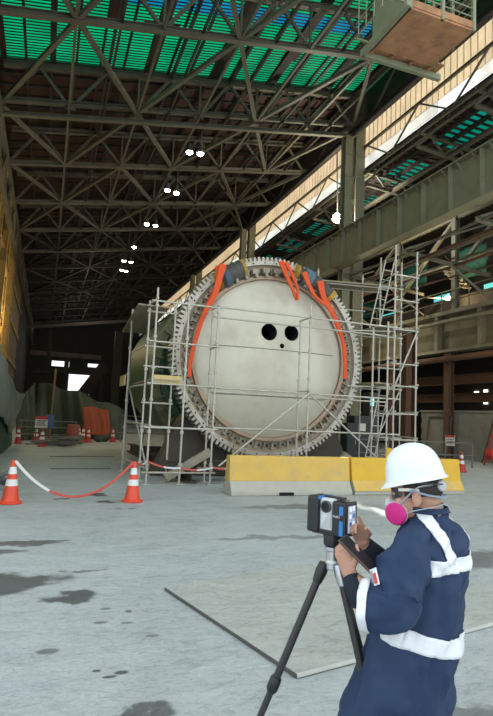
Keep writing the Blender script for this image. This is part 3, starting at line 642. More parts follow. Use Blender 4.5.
b.build('railing', cab_paint, t)
MB().span((x0 - .1, y0 - .1, z0 + 2.1), (x1 + .1, y1 + .1, z0 + 2.2)).build('roof', cab_paint, t)
b = MB()
for k in range(5): b.tube((x0 - .45, y0 + .3 * k, z0 + .1), (x0 - .45, y0 + .3 * k, z0 + 1.6), .014, 6)
for k in range(5): b.tube((x0 - .45, y0, z0 + .1 + .36 * k), (x0 - .45, y1, z0 + .1 + .36 * k), .014, 6)
b.bar((x0 - .45, y0, z0 + .1), (x0, y0, z0 + .1), .04, .04); b.bar((x0 - .45, y1, z0 + .1), (x0, y1, z0 + .1), .04, .04)
b.build('side_cage', cab_paint, t)
for x_ in (x0 + .3, x1 - .3): MB().bar((x_, 9.1, z0 + 2.2), (x_, 9.1, 13.2), .16, .16).build('hanger', cab_paint, t)
t = thing('crane_bridge', 'dark crane bridge beam above the frame carrying the cab', 'crane bridge', (5, 9.1, 13.2))
MB().ibeam((-2.6, 9.1, 13.6), (13.9, 9.1, 13.6), .8, .4, .04).build('beam', steel_dark, t)
MB().bar((13.9, 8.2, 12.1), (13.9, 10.0, 12.1), .3, .6).build('end_carriage', steel_dark, t); MB().bar((13.9, 9.1, 12.2), (13.9, 9.1, 13.9), .3, .5).build('end_post', steel_dark, t)

# ------------------------------------------------------------------ mill: gear ring, end plate, shell
KX, KZ = 5.87, 3.35; GY = 14.0
AX = V((0, -1, 0))                                   # out of the end plate
kt = thing('grinding_mill', 'huge mill drum with pale dished end plate and green shell', 'mill', (KX, GY, .0))
KC = V((KX, GY, KZ))
def pol(r, a, h=0): return KC + V((math.cos(a) * r, -h, math.sin(a) * r))
# dished plate with three holes
def plate_h(r):
    return -.02 + .34 * (1 - (r / 2.22) ** 2) ** .9 if r < 2.22 else -.02
b = MB(); prof = []
for k in range(41):
    r = .02 + 2.2 * k / 40; prof.append((r, plate_h(r)))
prof += [(2.25, -.06), (2.25, -.5), (.02, -.5)]
b.lathe(prof, KC, AX, 128)
plate = b.build('end_plate', kiln_face, kt, smooth=.5)
def plate_pt(px, py):
    p = on_y(px, py, GY - .3); return p
cut = MB(); holes = [((269.5, 332), .238), ((292, 333), .225), ((282, 346), .07)]
for (q_, r_) in holes:
    p = plate_pt(*q_); cut.lathe([(r_, -.6), (r_, .9)], V((p.x, GY, p.z)), AX, 32)
cutter = cut.build('cutter', black_hole)
md = plate.modifiers.new('holes', 'BOOLEAN'); md.object = cutter; md.operation = 'DIFFERENCE'; md.solver = 'EXACT'
bpy.context.view_layer.update()
dg = bpy.context.evaluated_depsgraph_get(); me = bpy.data.meshes.new_from_object(plate.evaluated_get(dg))
plate.modifiers.clear(); plate.data = me; me.materials.clear(); me.materials.append(kiln_face); bpy.data.objects.remove(cutter)
for p in me.polygons: p.use_smooth = True; p.material_index = 0
me.set_sharp_from_angle(angle=.5)
for (q_, r_) in holes:
    p = plate_pt(*q_); rr = math.hypot(p.x - KX, p.z - KZ)
    MB().lathe([(r_ * .995, -.42), (r_ * .995, -.40), (r_ * .999, plate_h(rr) - .03), (r_ * .97, plate_h(rr) - .03), (r_ * .96, -.40)], V((p.x, GY, p.z)), AX, 32).build('port_lining', black_hole, kt, smooth=.6)
# weld seams as thin raised beads
b = MB()
for z0_, xa, xb in ((3.55, -1.75, 1.95), (2.25, -1.7, 1.7)):
    pts = []
    for k in range(33):
        x = xa + (xb - xa) * k / 32; z = z0_ - KZ; r = math.hypot(x, z)
        pts.append(KC + V((x, -(plate_h(r) + .002), z)))
    b.path(pts, .012, 5)
b.build('weld_seam', flange_steel, kt, smooth=3)
# rim rings
MB().lathe([(2.24, .0), (2.24, .06), (2.33, .06), (2.33, -.3), (2.24, -.3)], KC, AX, 128, close=True).build('seal_band', copper, kt, smooth=.6)
MB().lathe([(2.31, -.12), (2.31, -.08), (2.66, -.04), (2.66, -.35), (2.31, -.35)], KC, AX, 128, close=True).build('flange', tan_flange, kt, smooth=.6)
gm = MB(); NT = 136
gm.lathe([(2.645, -.06), (2.645, .10), (2.76, .10), (2.76, -.36), (2.645, -.36)], KC, AX, NT * 2, close=True)
for k in range(NT):
    a = 2 * PI * k / NT; w0, w1 = .35 * 2 * PI / NT, .20 * 2 * PI / NT
    pts = [pol(2.75, a - w0, .08), pol(2.75, a + w0, .08), pol(2.875, a + w1, .08), pol(2.875, a - w1, .08)]
    gm.prism(pts, (0, .44, 0))
gear = gm.build('girth_gear', gear_steel, kt)
def ring_of(mb, name, m, n, c, a0=0):
    o = mb.build(name, m, kt); sh = c - wpos(kt)
    for v in o.data.vertices: v.co -= sh
    o.location = sh
    for k in range(n):
        q_ = o if k == 0 else o.copy()
        if k: COL.objects.link(q_)
        q_.rotation_euler = (0, -(a0 + 2 * PI * k / n), 0)
EX, EY, EZ = V((1, 0, 0)), V((0, 1, 0)), V((0, 0, 1))
ring_of(MB().box(KC + V((2.45, .02, 0)), (.14, .16, .04)).box(KC + V((2.52, .03, 0)), (.05, .20, .12)), 'rim_lug', lug_steel, 64, KC, PI / 64)
ring_of(MB().lathe([(.038, 0), (.038, .05), (.02, .055)], pol(2.46, 0, -.07), AX, 6), 'flange_bolt', panel_black, 64, KC)
ring_of(MB().lathe([(.022, 0), (.022, .012)], pol(2.70, 0, .095), AX, 10), 'bolt_hole', black_hole, 48, KC)
for k in range(9):
    a = math.radians(60 + 7.5 * k); b = MB()
    rad = V((math.cos(a), 0, math.sin(a))); tn = V((-math.sin(a), 0, math.cos(a)))
    b.box(pol(2.46, a, .10), (.20, .2, .14), (tn, V((0, 1, 0)), rad)); b.box(pol(2.36, a, .12), (.08, .16, .14), (tn, V((0, 1, 0)), rad))
    b.build('top_bracket', lug_steel, kt, bevel=.01)
# shell behind and far flange
MB().lathe([(2.30, -.4), (2.45, -.8), (2.45, -3.0), (2.62, -3.05), (2.62, -10), (1.2, -10.5)], KC, AX, 96).build('shell', green_paint, kt, smooth=.6)
fc = V((KX, 17, 3.0)); KCf = KC.copy()
b = MB().lathe([(2.60, .0), (2.60, .14), (2.88, .14), (2.88, -.12), (2.60, -.12)], V((KX, 17, 2.98)), AX, 96, close=True); b.build('far_flange', olive_flange, kt, smooth=.6)
FC = V((KX, 17, 2.98))
ring_of(MB().box(FC + V((2.68, -.16, 0)), (.3, .3, .06)), 'far_lug', olive_flange, 40, FC)
ring_of(MB().lathe([(.07, 0), (.07, .04)], FC + V((2.74, -.14, .2)), AX, 8), 'far_bolt', olive_flange, 40, FC)
# cradle below
t = thing('mill_cradle', 'dark steel cradle on the floor carrying the mill', 'cradle', (KX, 15, 0))
for s in (-1, 1):
    b = MB(); b.prism([(KX + s * 3.1, 14.55, .02), (KX + s * .5, 14.55, .02), (KX + s * .5, 14.55, .52), (KX + s * 1.55, 14.55, 1.16), (KX + s * 2.3, 14.55, 1.65)], (0, .5, 0)); b.build('saddle', cradle_steel, t)
    MB().ibeam((KX + s * 2.4, 12.95, .17), (KX + s * 2.4, 23, .17), .32, .3, .03).build('skid_beam', cradle_steel, t)
    MB().bar((KX + s * 3.0, 13.2, .1), (KX + s * 1.9, 13.2, .75), .12, .2).build('strut', lug_steel, t)
for y_ in (13.3, 18.5): MB().ibeam((KX - 3.0, y_, .42), (KX + 3.0, y_, .42), .2, .2, .02).build('cross_beam', cradle_steel, t)
MB().span((KX - 2.2, 13.15, .33), (KX + 2.2, 13.5, .36)).build('timber_pad', deck_wood, t)

# ------------------------------------------------------------------ slings and wrap on the ring
def sling(pts, w, label, Y, thick=.025, close=False):
    P_ = [on_y(x, y, Y) for x, y in pts]
    # smooth the path
    Q = []
    for i in range(len(P_) - 1):
        p0, p1, p2, p3 = P_[max(i - 1, 0)], P_[i], P_[i + 1], P_[min(i + 2, len(P_) - 1)]
        for k in range(6):
            s = k / 6; Q.append(.5 * ((2 * p1) + (-p0 + p2) * s + (2 * p0 - 5 * p1 + 4 * p2 - p3) * s * s + (-p0 + 3 * p1 - 3 * p2 + p3) * s ** 3))
    Q.append(P_[-1])
    m = MB().path(Q, [w * (1.15 - .50 * min(1, 1.6 * i / (len(Q) - 1)) + .05 * math.sin(i * .9)) for i in range(len(Q))], flat=thick, nrm=(0, -1, 0))
    o = m.build('lifting_sling', orange_web, None, smooth=.6, bevel=.008)
    return tag(o, label, 'sling', 'orange lifting slings on the gear ring')
sling([(223, 264), (219, 280), (214, 296), (205, 312), (197, 335), (191, 358), (189, 377)], .085, 'orange sling hanging longest, beside the scaffold deck side of the plate', 13.55)
sling([(219, 266), (217, 285), (210, 300), (204, 315)], .09, 'short orange sling doubled behind the longest one', 13.66)
sling([(281, 261), (286, 274), (292, 288), (297, 300)], .07, 'short orange sling loop hanging over the top of the plate', 13.55)
sling([(286, 262), (292, 274), (297, 287), (298, 300)], .05, 'inner strand of the short orange loop at the top', 13.50)
sling([(304, 272), (309, 285), (316, 297), (326, 305)], .07, 'upper orange sling crossing the grey wrap toward the tower', 13.55)
sling([(320, 281), (324, 298), (333, 314), (342, 338), (345, 358), (345, 379)], .085, 'long orange sling hanging on the scaffold tower side of the plate', 13.55)
def wrap(px0, px1, label):
    t = thing('edge_protector', label, 'padding', on_y(*px0, 13.8), 'padded wraps on the gear ring')
    a0 = on_y(*px0, 13.75); a1 = on_y(*px1, 13.75)
    f0 = math.atan2(a0.z - KZ, a0.x - KX); f1 = math.atan2(a1.z - KZ, a1.x - KX)
    def seg(n, m, u0, u1, r):
        rings = []
        for k in range(9):
            a = f0 + (f1 - f0) * (u0 + (u1 - u0) * k / 8); rad = V((math.cos(a), 0, math.sin(a)))
            c = pol(2.60, a, .0) + V((0, .06, 0)); wv = 1 + .06 * math.sin(k * 2.1 + u0 * 9)
            rings.append([c + rad * r * wv * math.cos(j * PI / 8) + V((0, -1, 0)) * (r + .08) * wv * math.sin(j * PI / 8) for j in range(16)])
        MB().loft(rings).build(n, m, t, smooth=1)
    seg('padding', wrap_grey, .14, .62, .29); seg('blue_strap', wrap_blue, .60, .82, .32); seg('end_padding', wrap_grey, .80, .97, .27); seg('yellow_band', wrap_yellow, .05, .15, .30); seg('yellow_band', wrap_yellow, .95, 1.02, .28)
wrap((249, 272), (216, 276), 'grey and blue padded wrap around the ring top by the longest orange sling')
wrap((331, 303), (297, 274), 'grey and blue padded wrap around the ring on the scaffold tower side')

# ------------------------------------------------------------------ scaffolding
def scaffold(name, label, loc):
    t = thing(name, label, 'scaffold', loc); return t
R_ = .026
def pole(t, x, y, z1, z0=.02, foot=True):
    o = MB().tube((x, y, z0), (x, y, z1), R_, 8).build('standard', galv, t, smooth=.8)
    if foot: MB().box((x, y, .012), (.18, .18, .024)).build('base_plate', galv, o)
    z = z0 + .45; k = None
    while z < z1 - .1:
        if k is None: k = MB().lathe([(.034, -.04), (.046, -.03), (.046, .03), (.034, .04)], (x, y, z), (0, 0, 1), 8).build('coupler', galv, o)
        else: c_ = k.copy(); COL.objects.link(c_); c_.location.z = z - z0 - .45
        z += .75
def led(t, a, b_, nm='ledger', r=.0235): MB().tube(a, b_, r, 8).build(nm, galv, t, smooth=.8)
t = scaffold('scaffold_tower', 'galvanised scaffold with yellow board along the green shell side of the mill', (2.6, 13, 0))
fx = [2.32, 3.10, 3.86]; Yf, Ym = 12.7, 13.35
tops = [4.65, 4.55, 4.40]
for x, z in zip(fx, tops): pole(t, x, Yf, z)
for x, z in zip((2.26, 2.92), (4.45, 4.4)): pole(t, x, Ym, z)
pole(t, 3.86, 13.2, 4.3)
pole(t, 2.55, 18.3, 5.1); pole(t, 2.15, 15.6, 4.6)
for z in (4.33, 3.35, 2.35, 1.32, .28):
    led(t, (2.2, Yf, z), (3.98, Yf, z))
for z in (4.18, 3.30, 2.80, 1.9, 1.32): led(t, (2.2, Ym, z), (2.98, Ym, z))
for z in (4.33, 3.3, 2.3, 1.32, .3):
    led(t, (2.32, Yf - .1, z + .05), (2.2, 15.6, z + .05), 'transom'); led(t, (2.2, 15.5, z + .05), (2.55, 18.4, z + .05), 'transom')
    led(t, (3.86, Yf - .1, z + .05), (3.86, 13.28, z + .05), 'transom')
led(t, (2.32, Yf - .05, .3), (2.22, 15.6, 2.3), 'diagonal_brace'); led(t, (2.2, 15.6, .2), (2.55, 18.3, 2.3), 'diagonal_brace')
for k in range(3): MB().span((2.28 + .24 * k, Yf, 2.42), (2.50 + .24 * k, 15.6, 2.46)).build('deck_board', deck_wood, t)
for k in range(4): MB().prism([(1.95 + .2 * k, 13.2, 4.28), (2.13 + .2 * k, 13.2, 4.28), (2.4 + .2 * k, 18.2, 4.28), (2.22 + .2 * k, 18.2, 4.28)], (0, 0, .04)).build('deck_board', deck_wood, t)
MB().span((2.36, Yf + .03, 2.38), (3.02, Yf + .06, 2.56)).build('toe_board', yellow_board, t)
MB().span((2.05, 15.6, 2.40), (2.09, 16.6, 2.7)).build('toe_board', yellow_board, t)

t = scaffold('scaffold_bay', 'open scaffold bay of long tubes crossing in front of the end plate', (6, 12.9, 0))
for x, z in ((6.42, 4.7), (8.85, 4.5)): pole(t, x, Yf, z)
pole(t, 6.42, 13.3, 4.4); pole(t, 8.75, 13.28, 4.4)
for z in (4.36, 2.34, 1.36): led(t, (3.9, Yf + .04, z), (9.3, Yf + .04, z))
for z in (4.2, 2.26): led(t, (3.9, 13.28, z), (9.2, 13.28, z))
led(t, (4.05, Yf - .05, .45), (6.42, Yf - .05, 2.34), 'diagonal_brace'); led(t, (6.42, Yf - .05, 2.34), (8.75, Yf - .05, .55), 'diagonal_brace')
for z in (4.3, 2.34): led(t, (6.42, Yf - .1, z + .06), (6.42, 13.37, z + .06), 'transom')

t = scaffold('scaffold_tower', 'tall galvanised scaffold tower with ladders beside the block wall side of the mill', (9.9, 14, 0))
T4 = [(9.42, 13.2, 6.95), (10.19, 13.2, 6.85), (9.85, 14.6, 7.0), (10.66, 14.6, 6.95)]
for x, y, z in T4: pole(t, x, y, z)
for z in (6.05, 5.3, 4.42, 3.4, 2.75, 1.95, 1.2, .3):
    led(t, (9.35, 13.2, z), (10.26, 13.2, z)); led(t, (9.78, 14.6, z), (10.73, 14.6, z))
    led(t, (9.42, 13.1, z + .06), (9.85, 14.7, z + .06), 'transom'); led(t, (10.19, 13.1, z + .06), (10.66, 14.7, z + .06), 'transom')
for z in (4.36, 2.70): 
    led(t, (8.4, 14.5, z), (9.9, 14.6, z)); led(t, (8.3, 13.9, z), (9.5, 13.3, z))
led(t, (9.42, 13.15, 2.75), (10.19, 13.15, 4.42), 'diagonal_brace'); led(t, (9.85, 14.62, 1.2), (10.66, 14.62, 2.7), 'diagonal_brace')
for k in range(4): MB().span((9.0 + .3 * k, 13.3, 4.46), (9.27 + .3 * k, 14.7, 4.50)).build('deck_board', deck_wood, t)
for k in range(3): MB().span((8.9 + .3 * k, 13.35, 2.79), (9.17 + .3 * k, 14.7, 2.83)).build('deck_board', deck_wood, t)
for dx in (-.75, -1.2):
    pass
t2 = thing('scaffold_ladder', 'steel ladder leaning on the upper lift of the scaffold tower', 'ladder', (9.3, 14, 4.5), 'ladders on the scaffold tower')
def ladder(t2, a, b_, w=.38):
    a, b_ = V(a), V(b_); sd = V((.95, .2, 0)).normalized() * w / 2
    for s in (-1, 1): MB().tube(a + sd * s, b_ + sd * s, .022, 8).build('rail', galv, t2, smooth=.8)
    n = int((b_ - a).length / .3)
    for k in range(1, n): p = a.lerp(b_, k / n); MB().tube(p - sd, p + sd, .016, 6).build('rung', galv, t2)
ladder(t2, (9.25, 14.0, 4.52), (9.85, 14.1, 6.75))
t2 = thing('scaffold_ladder', 'steel ladder leaning at the foot of the scaffold tower', 'ladder', (9.3, 14, 0), 'ladders on the scaffold tower')
ladder(t2, (9.05, 14.0, .02), (9.75, 14.1, 2.8))
# upper walkway behind the ring
t = thing('scaffold_walkway', 'timber scaffold walkway reaching from the ring top to the tower', 'walkway', (9, 15.4, 6))
for k in range(3): MB().bar((7.7, 15.3 + .26 * k, 6.12), (10.5, 15.0 + .26 * k, 6.2), .24, .045).build('deck_board', deck_wood, t)
for y_ in (15.1, 15.75): led(t, (7.6, y_ + .15, 6.06), (10.6, y_ - .1, 6.14))
for x in (8.05, 9.75): pole(t, x, 15.5, 6.6)
led(t, (8.05, 15.4, 5.3), (9.8, 15.4, 5.35)); led(t, (8.9, 15.5, 3.4), (9.8, 15.5, 3.45))

# ------------------------------------------------------------------ barriers
def barrier(x0, x1, label, ym, slant=0):
    t = thing('jersey_barrier', label, 'barrier', ((x0 + x1) / 2, 11.15, 0), 'yellow concrete barriers')
    y = 11.22
    prof = [(-.30, 0), (-.30, .08), (-.16, .30), (-.10, .82), (.10, .82), (.16, .30), (.30, .08), (.30, 0)]
    MB().prism([(x0, y + a, z) for a, z in prof], (x1 - x0, 0, 0)).build('body', barrier_conc, t, bevel=.015)
    zc = .29
    up = [(-.168, zc), (-.108, .828), (.108, .828), (.168, zc)]
    MB().prism([(x0 - .004, y + a, z) for a, z in up], (x1 - x0 + .008, 0, 0)).build('painted_top', ym, t, bevel=.015)
    if slant: MB().prism([(x0 - .003, y - .308, .09), (x0 - .003, y - .164, .31), (x1 + .003, y - .164, .31), (x1 + .003, y - .308, .09)], (0, -.006, 0)).build('painted_toe', barrier_yel, t)
    MB().span((x0 + 1.1, y - .31, 0), (x0 + 1.45, y - .28, .07)).build('lifting_slot', black_hole, t)
barrier(3.80, 6.73, 'weathered yellow barrier with bare concrete toe below the end plate', barrier_yel)
barrier(6.80, 9.93, 'brighter yellow barrier with painted toe behind the white helmet', barrier_yel2, 1)

# ------------------------------------------------------------------ cones
def make_cone(loc, label, h=.74, m=None, lean=0):
    t = thing('traffic_cone', label, 'cone', loc, 'red traffic cones'); L_ = V(loc)
    m = m or cone_red
    MB().lathe([(.20, 0), (.20, .03), (.16, .045)], L_, UP, 4 * 5, a0=PI / 4).build('base', m, t, bevel=.004)
    MB().lathe([(.155, .04), (.135, .09), (.035, h - .02), (.028, h), (.018, h)], L_, UP, 24).build('body', m, t, smooth=.8)
    rr = lambda z: .135 + (.035 - .135) * (z - .09) / (h - .11) + .004
    for z0_, z1_ in ((.30, .41), (.50, .62)):
        MB().lathe([(rr(z0_) - .006, z0_), (rr(z0_), z0_), (rr(z1_), z1_), (rr(z1_) - .006, z1_)], L_, UP, 24).build('reflective_sleeve', cone_white, t, smooth=.8)
    return t
c1 = on_z(10, 503); c2 = on_z(132, 501.5)
cone0 = make_cone(c1, 'red cone with the white end of the tape, beside the scrap heap')
def cone_at(loc, label, base=cone0):
    c = copy_tree(base, loc); c['label'] = label; return c
cone_at(c2, 'red cone holding the tape in front of the scaffold with the yellow board')
farc = [((17.7, 445), 'far red cone closest to the hanging grey-green tarpaulin'), ((35.6, 444), 'far red cone behind and below the white sign with red header'), ((41.5, 448), 'far red cone nearest the pipe heap, in front of the sign'), ((75, 440), 'leftmost of the four red cones clustered before the orange tarpaulin'), ((78.5, 441.5), 'second from left of the four clustered red cones'), ((82.5, 443), 'third from left of the four clustered red cones'), ((88, 444), 'rightmost of the four clustered red cones'), ((112.5, 443.5), 'far red cone standing alone between orange tarpaulin and scaffold')]
dull0 = None
for q_, lb in farc:
    p = on_z(q_[0], q_[1] - 1.5)
    if dull0 is None: dull0 = make_cone(p, lb, m=cone_dull)
    else: cone_at(p, lb, dull0)
cone_at(on_z(461.5, 472), 'red cone beyond the brighter barrier, before the block wall', dull0)
cone_at((9.6, 17.3, 0), 'red cone glimpsed behind the scaffold between mill and tower', dull0)
# tapes
def catenary(a, b_, sag, n=18):
    return [a.lerp(b_, k / n) - V((0, 0, sag * 4 * (k / n) * (1 - k / n))) for k in range(n + 1)]
A = c1 + V((.03, -.02, .72)); B = c2 + V((-.03, -.02, .72)); pts = catenary(A, B, .62, 24)
t = thing('barrier_tape', 'sagging red and white tape strung between the two tape-holding cones', 'tape', (A + B) / 2 - V((0, 0, .6)))
MB().path(pts[:8], .028, flat=.006, nrm=(0, -.6, .8)).build('white_length', tape_white, t)
MB().path(pts[7:], .024, flat=.006, nrm=(0, -.6, .8)).build('red_length', tape_red, t)
t = thing('barrier_tape', 'red and white tape along the foot of the scaffold', 'tape', (3, 12.5, .3))
P2 = [c2 + V((.03, 0, .72)), V((2.3, 12.62, .55)), V((3.1, 12.62, .40)), V((3.9, 12.62, .42)), V((4.4, 12.3, .5))]
for k in range(4):
    cc = catenary(P2[k], P2[k + 1], .06, 6); MB().path(cc[:4], .02, flat=.006, nrm=(0, -1, .2)).build('red_length', tape_red, t); MB().path(cc[3:], .02, flat=.006, nrm=(0, -1, .2)).build('white_length', tape_white, t)

# ------------------------------------------------------------------ tarpaulins and far clutter
def tarp(fn, m, label, nu=60, nv=30):
    o = MB().grid(fn, nu, nv).build('tarpaulin', m, None, smooth=3, solid=.012); return tag(o, label, 'tarpaulin', 'hung tarpaulins')
def lerp(a, b_, s): return a + (b_ - a) * s
def fold(u, v, f, a, s=0): return a * (math.sin(u * f + 2 * v + s) + .6 * math.sin(u * f * 2.3 + s * 2 + v * 3)) * (.35 + .65 * (1 - v) * .6 + .25 * v)
LB = [on_z(-30, 487), on_z(-5, 464), on_z(15, 444)]
LT = [on_y(-30, 310, LB[0].y), on_y(-2, 343, LB[1].y), on_y(21, 398, LB[2].y)]
def near_t(u, v):
    b_, t_ = catm(LB, u), catm(LT, u); p = b_.lerp(t_, v)
    sw = .08 * math.sin(9 * u + 5 * v) + .07 * abs(math.sin(19 * u - 7 * v)) + .05 * abs(math.sin(31 * u + 9 * v + 1)) + .08 * math.sin(PI * v) * math.sin(4 * u + 1) - .10
    p.x += sw * (.4 + .6 * v); p.z += .10 * math.sin(15 * u) * v * v - .25 * v * math.sin(3 * PI * u) ** 2
    return p
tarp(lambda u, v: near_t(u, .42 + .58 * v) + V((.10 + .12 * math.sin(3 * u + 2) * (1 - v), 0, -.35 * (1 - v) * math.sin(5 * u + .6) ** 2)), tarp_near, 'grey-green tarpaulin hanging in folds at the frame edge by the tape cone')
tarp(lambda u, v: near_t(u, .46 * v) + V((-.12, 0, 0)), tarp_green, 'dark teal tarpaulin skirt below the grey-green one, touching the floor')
B0, B1 = on_z(16, 441), on_z(36, 440); T0, T1 = on_y(15, 390, B0.y), on_y(35, 382, B1.y + 1)
tarp(lambda u, v: B0.lerp(B1, u).lerp(T0.lerp(T1, u), v) + V((.0, fold(u, v, 12, .12, 1), -.35 * v * math.sin(PI * u))), tarp_dark, 'sagging dark green tarpaulin hung behind the white sign')
W0_, W1_ = on_y(34, 430, 33), on_y(126, 430, 33)
tarp(lambda u, v: V((lerp(W0_.x, W1_.x, u), 33 + fold(u, v, 19, .16, .5) - .8 * (1 - v) + .5 * math.sin(7 * u + 2 * v), lerp(0, 2.75 + .28 * math.sin(3.2 * u + 1.1) - .75 * u + .10 * math.sin(17 * u), v))), tarp_dark, 'wide dark green tarpaulin screen across the hall before the bright opening', 90, 30)
tarp(lambda u, v: V((lerp(2.0, 3.4, u) + .06 * math.sin(5 * v), 30.6 + .35 * v + fold(u, v, 13, .035), lerp(.28, 1.75, v) + .08 * math.sin(5 * u) * v)), tarp_orange, 'orange tarpaulin draped upright behind the four clustered cones', 24, 20)
p = on_y(41.5, 422, 26.0)
t = thing('notice_sign', 'white notice board with red header by the dark tarpaulin', 'sign', (p.x, 26, 0))
MB().span((p.x - .26, 25.98, p.z - .26), (p.x + .26, 26.0, p.z + .20)).build('board', sign_white, t); MB().span((p.x - .26, 25.97, p.z + .12), (p.x + .26, 25.98, p.z + .26)).build('header', sign_red, t)
b = MB()
for k in range(3): b.span((p.x - .2, 25.965, p.z + .03 - .09 * k), (p.x + .2 - .08 * (k % 2), 25.98, p.z + .065 - .09 * k))
b.build('print', ink, t)
for s in (-.2, .2): MB().tube((p.x + s, 26.03, 0), (p.x + s, 26.03, p.z + .2), .02, 6).build('stand', steel, t)
p = on_y(50, 421, 26.2)
t = thing('notice_sign', 'blue notice board beside the white notice board', 'sign', (p.x, 26.2, 0))
MB().span((p.x - .17, 26.18, p.z - .30), (p.x + .17, 26.2, p.z + .28)).build('board', sign_blue, t); MB().tube((p.x, 26.23, 0), (p.x, 26.23, p.z + .2), .02, 6).build('stand', steel, t)
p = on_z(48, 441)
tag(MB().path([(p.x, 25.6, 0), (p.x + .05, 25.6, 3.4)], .045, 8).build('wooden_pole', wood_pole, None), 'tall thin wooden pole between white sign and pipe heap', 'pole')
t = thing('pipe_barrier', 'grey pipe railing standing before the dark green tarpaulin screen', 'railing', (1.5, 28.4, 0))
for z in (.35, .7, 1.0): MB().tube((-1.1, 28, z), (1.6, 28.3, z), .03, 6).build('rail', concrete_far, t)
for x in (-1.0, .2, 1.5): MB().tube((x, 28.1, 0), (x, 28.1, 1.05), .035, 6).build('post', concrete_far, t)
t = thing('pipe_barrier', 'grey pipe railing between the lone far cone and the scaffold', 'railing', (5, 29.5, 0))
for z in (.5, .95, 1.4): MB().tube((3.7, 29.6, z), (6.5, 29.4, z), .03, 6).build('rail', concrete_far, t)
for x in (3.9, 5.1, 6.3): MB().tube((x, 29.55, 0), (x, 29.55, 1.5), .035, 6).build('post', concrete_far, t)
b = MB()
rr = random.Random(3)
for k in range(26):
    a = rr.uniform(-.5, .5); x, y = .7 + rr.uniform(-.5, .5), 25.6 + rr.uniform(-.9, .9); d = V((math.cos(a), math.sin(a), rr.uniform(-.05, .1))) * rr.uniform(.4, .9)
    b.tube(V((x, y, .05 + .10 * (k % 4))) - d, V((x, y, .07 + .10 * (k % 4))) + d, .04, 6)
tag(b.build('pipe_heap', concrete_far, None), 'heap of loose dark pipes on the floor behind the signs', 'pipe heap', kind='stuff')
b = MB()
for k in range(46):
    a = rr.uniform(0, 6.3); x, y = -.98 + rr.uniform(-.3, .26), 12.0 + rr.uniform(-.9, .9); d = V((math.cos(a), math.sin(a), rr.uniform(-.3, .3))) * rr.uniform(.06, .28)
    z = .06 + .3 * rr.random() * max(0, 1 - abs(x + 1.0) / .5)
    b.tube(V((x, y, z + abs(d.z))) - d, V((x, y, z + abs(d.z))) + d, rr.uniform(.02, .05), 6)
tag(b.build('scrap_heap', concrete_far, None), 'heap of grey scaffold clamps and scrap beside the tape cone', 'scrap', kind='stuff')
t = thing('gas_drum', 'small reddish drum standing behind the pipe heap', 'drum', (1.3, 27.4, 0))
MB().lathe([(.28, 0), (.3, .02), (.3, .44), (.31, .46), (.3, .48), (.3, .86), (.28, .9)], (1.35, 27.4, 0), UP, 20).build('shell', mat('faded_red_drum', (.30, .08, .055), .6), t, smooth=.7)
for i, (x, y, r_) in enumerate(((2.75, 29.2, .24), (3.05, 29.6, .26))):
    tag(MB().ell((x, y, r_ * .7), (r_, r_ * .8, r_ * .75)).build('rubble_sack', tarp_dark, None, smooth=3), ['pale green sack before the orange tarpaulin', 'pale green sack further from the four clustered cones'][i], 'sack', 'sacks by the orange tarpaulin')
# machine cabinets behind the ring
for i, (px, w, h, Y) in enumerate(((352, .45, 1.6, 18.5), (362, .7, 1.9, 18.7), (374, .5, 2.9, 19.4))):
    p = on_y(px, 430, Y)
    t = thing('control_cabinet', ['narrow black control cabinet behind the ring edge', 'wide black control cabinet with white label behind the scaffold ladder', 'tall dark control cabinet with lit green indicator behind the ladder'][i], 'cabinet', (p.x, Y, 0), 'control cabinets behind the mill')
    MB().span((p.x - w / 2, Y, 0), (p.x + w / 2, Y + .5, h)).build('body', panel_black, t, bevel=.01)
    MB().span((p.x - w / 2 + .03, Y - .015, .1), (p.x + w / 2 - .03, Y, h - .06)).build('door', panel_black, t, bevel=.005)
    if i == 1: MB().span((p.x - .18, Y - .025, h - .6), (p.x + .15, Y - .015, h - .3)).build('label_plate', sign_white, t)
    if i == 2: MB().span((p.x - .2, Y - .03, h - .55), (p.x - .05, Y - .015, h - .2)).build('indicator', mat('cyan_indicator', (.2, .8, .8), .4, emit=(.3, .95, .9), estr=1.2), t)
    MB().tube((p.x + w / 2 - .07, Y - .03, h * .5), (p.x + w / 2 - .07, Y - .03, h * .5 + .15), .012, 6).build('handle', galv, t)
p = on_y(389, 455, 12.2)
tag(MB().prism([(p.x - .25, 12.2, 0), (p.x + .25, 12.2, 0), (p.x + .18, 12.3, 1.0), (p.x + .02, 12.3, 1.02)], (0, .03, 0)).build('floor_sign', barrier_yel2, None, bevel=.004), 'yellow folding floor sign standing behind the brighter barrier', 'floor sign')
# far-side railing beyond the mill
t = thing('pipe_barrier', 'grey pipe railing on the aisle floor behind the brighter barrier', 'railing', (14, 17.5, 0))
for z in (.5, 1.0): MB().tube((11.2, 18, z), (16.5, 17.6, z), .025, 6).build('rail', concrete_far, t)
for k in range(5): MB().tube((11.3 + 1.28 * k, 18 - .09 * k, 0), (11.3 + 1.28 * k, 18 - .09 * k, 1.02), .028, 6).build('post', concrete_far, t)

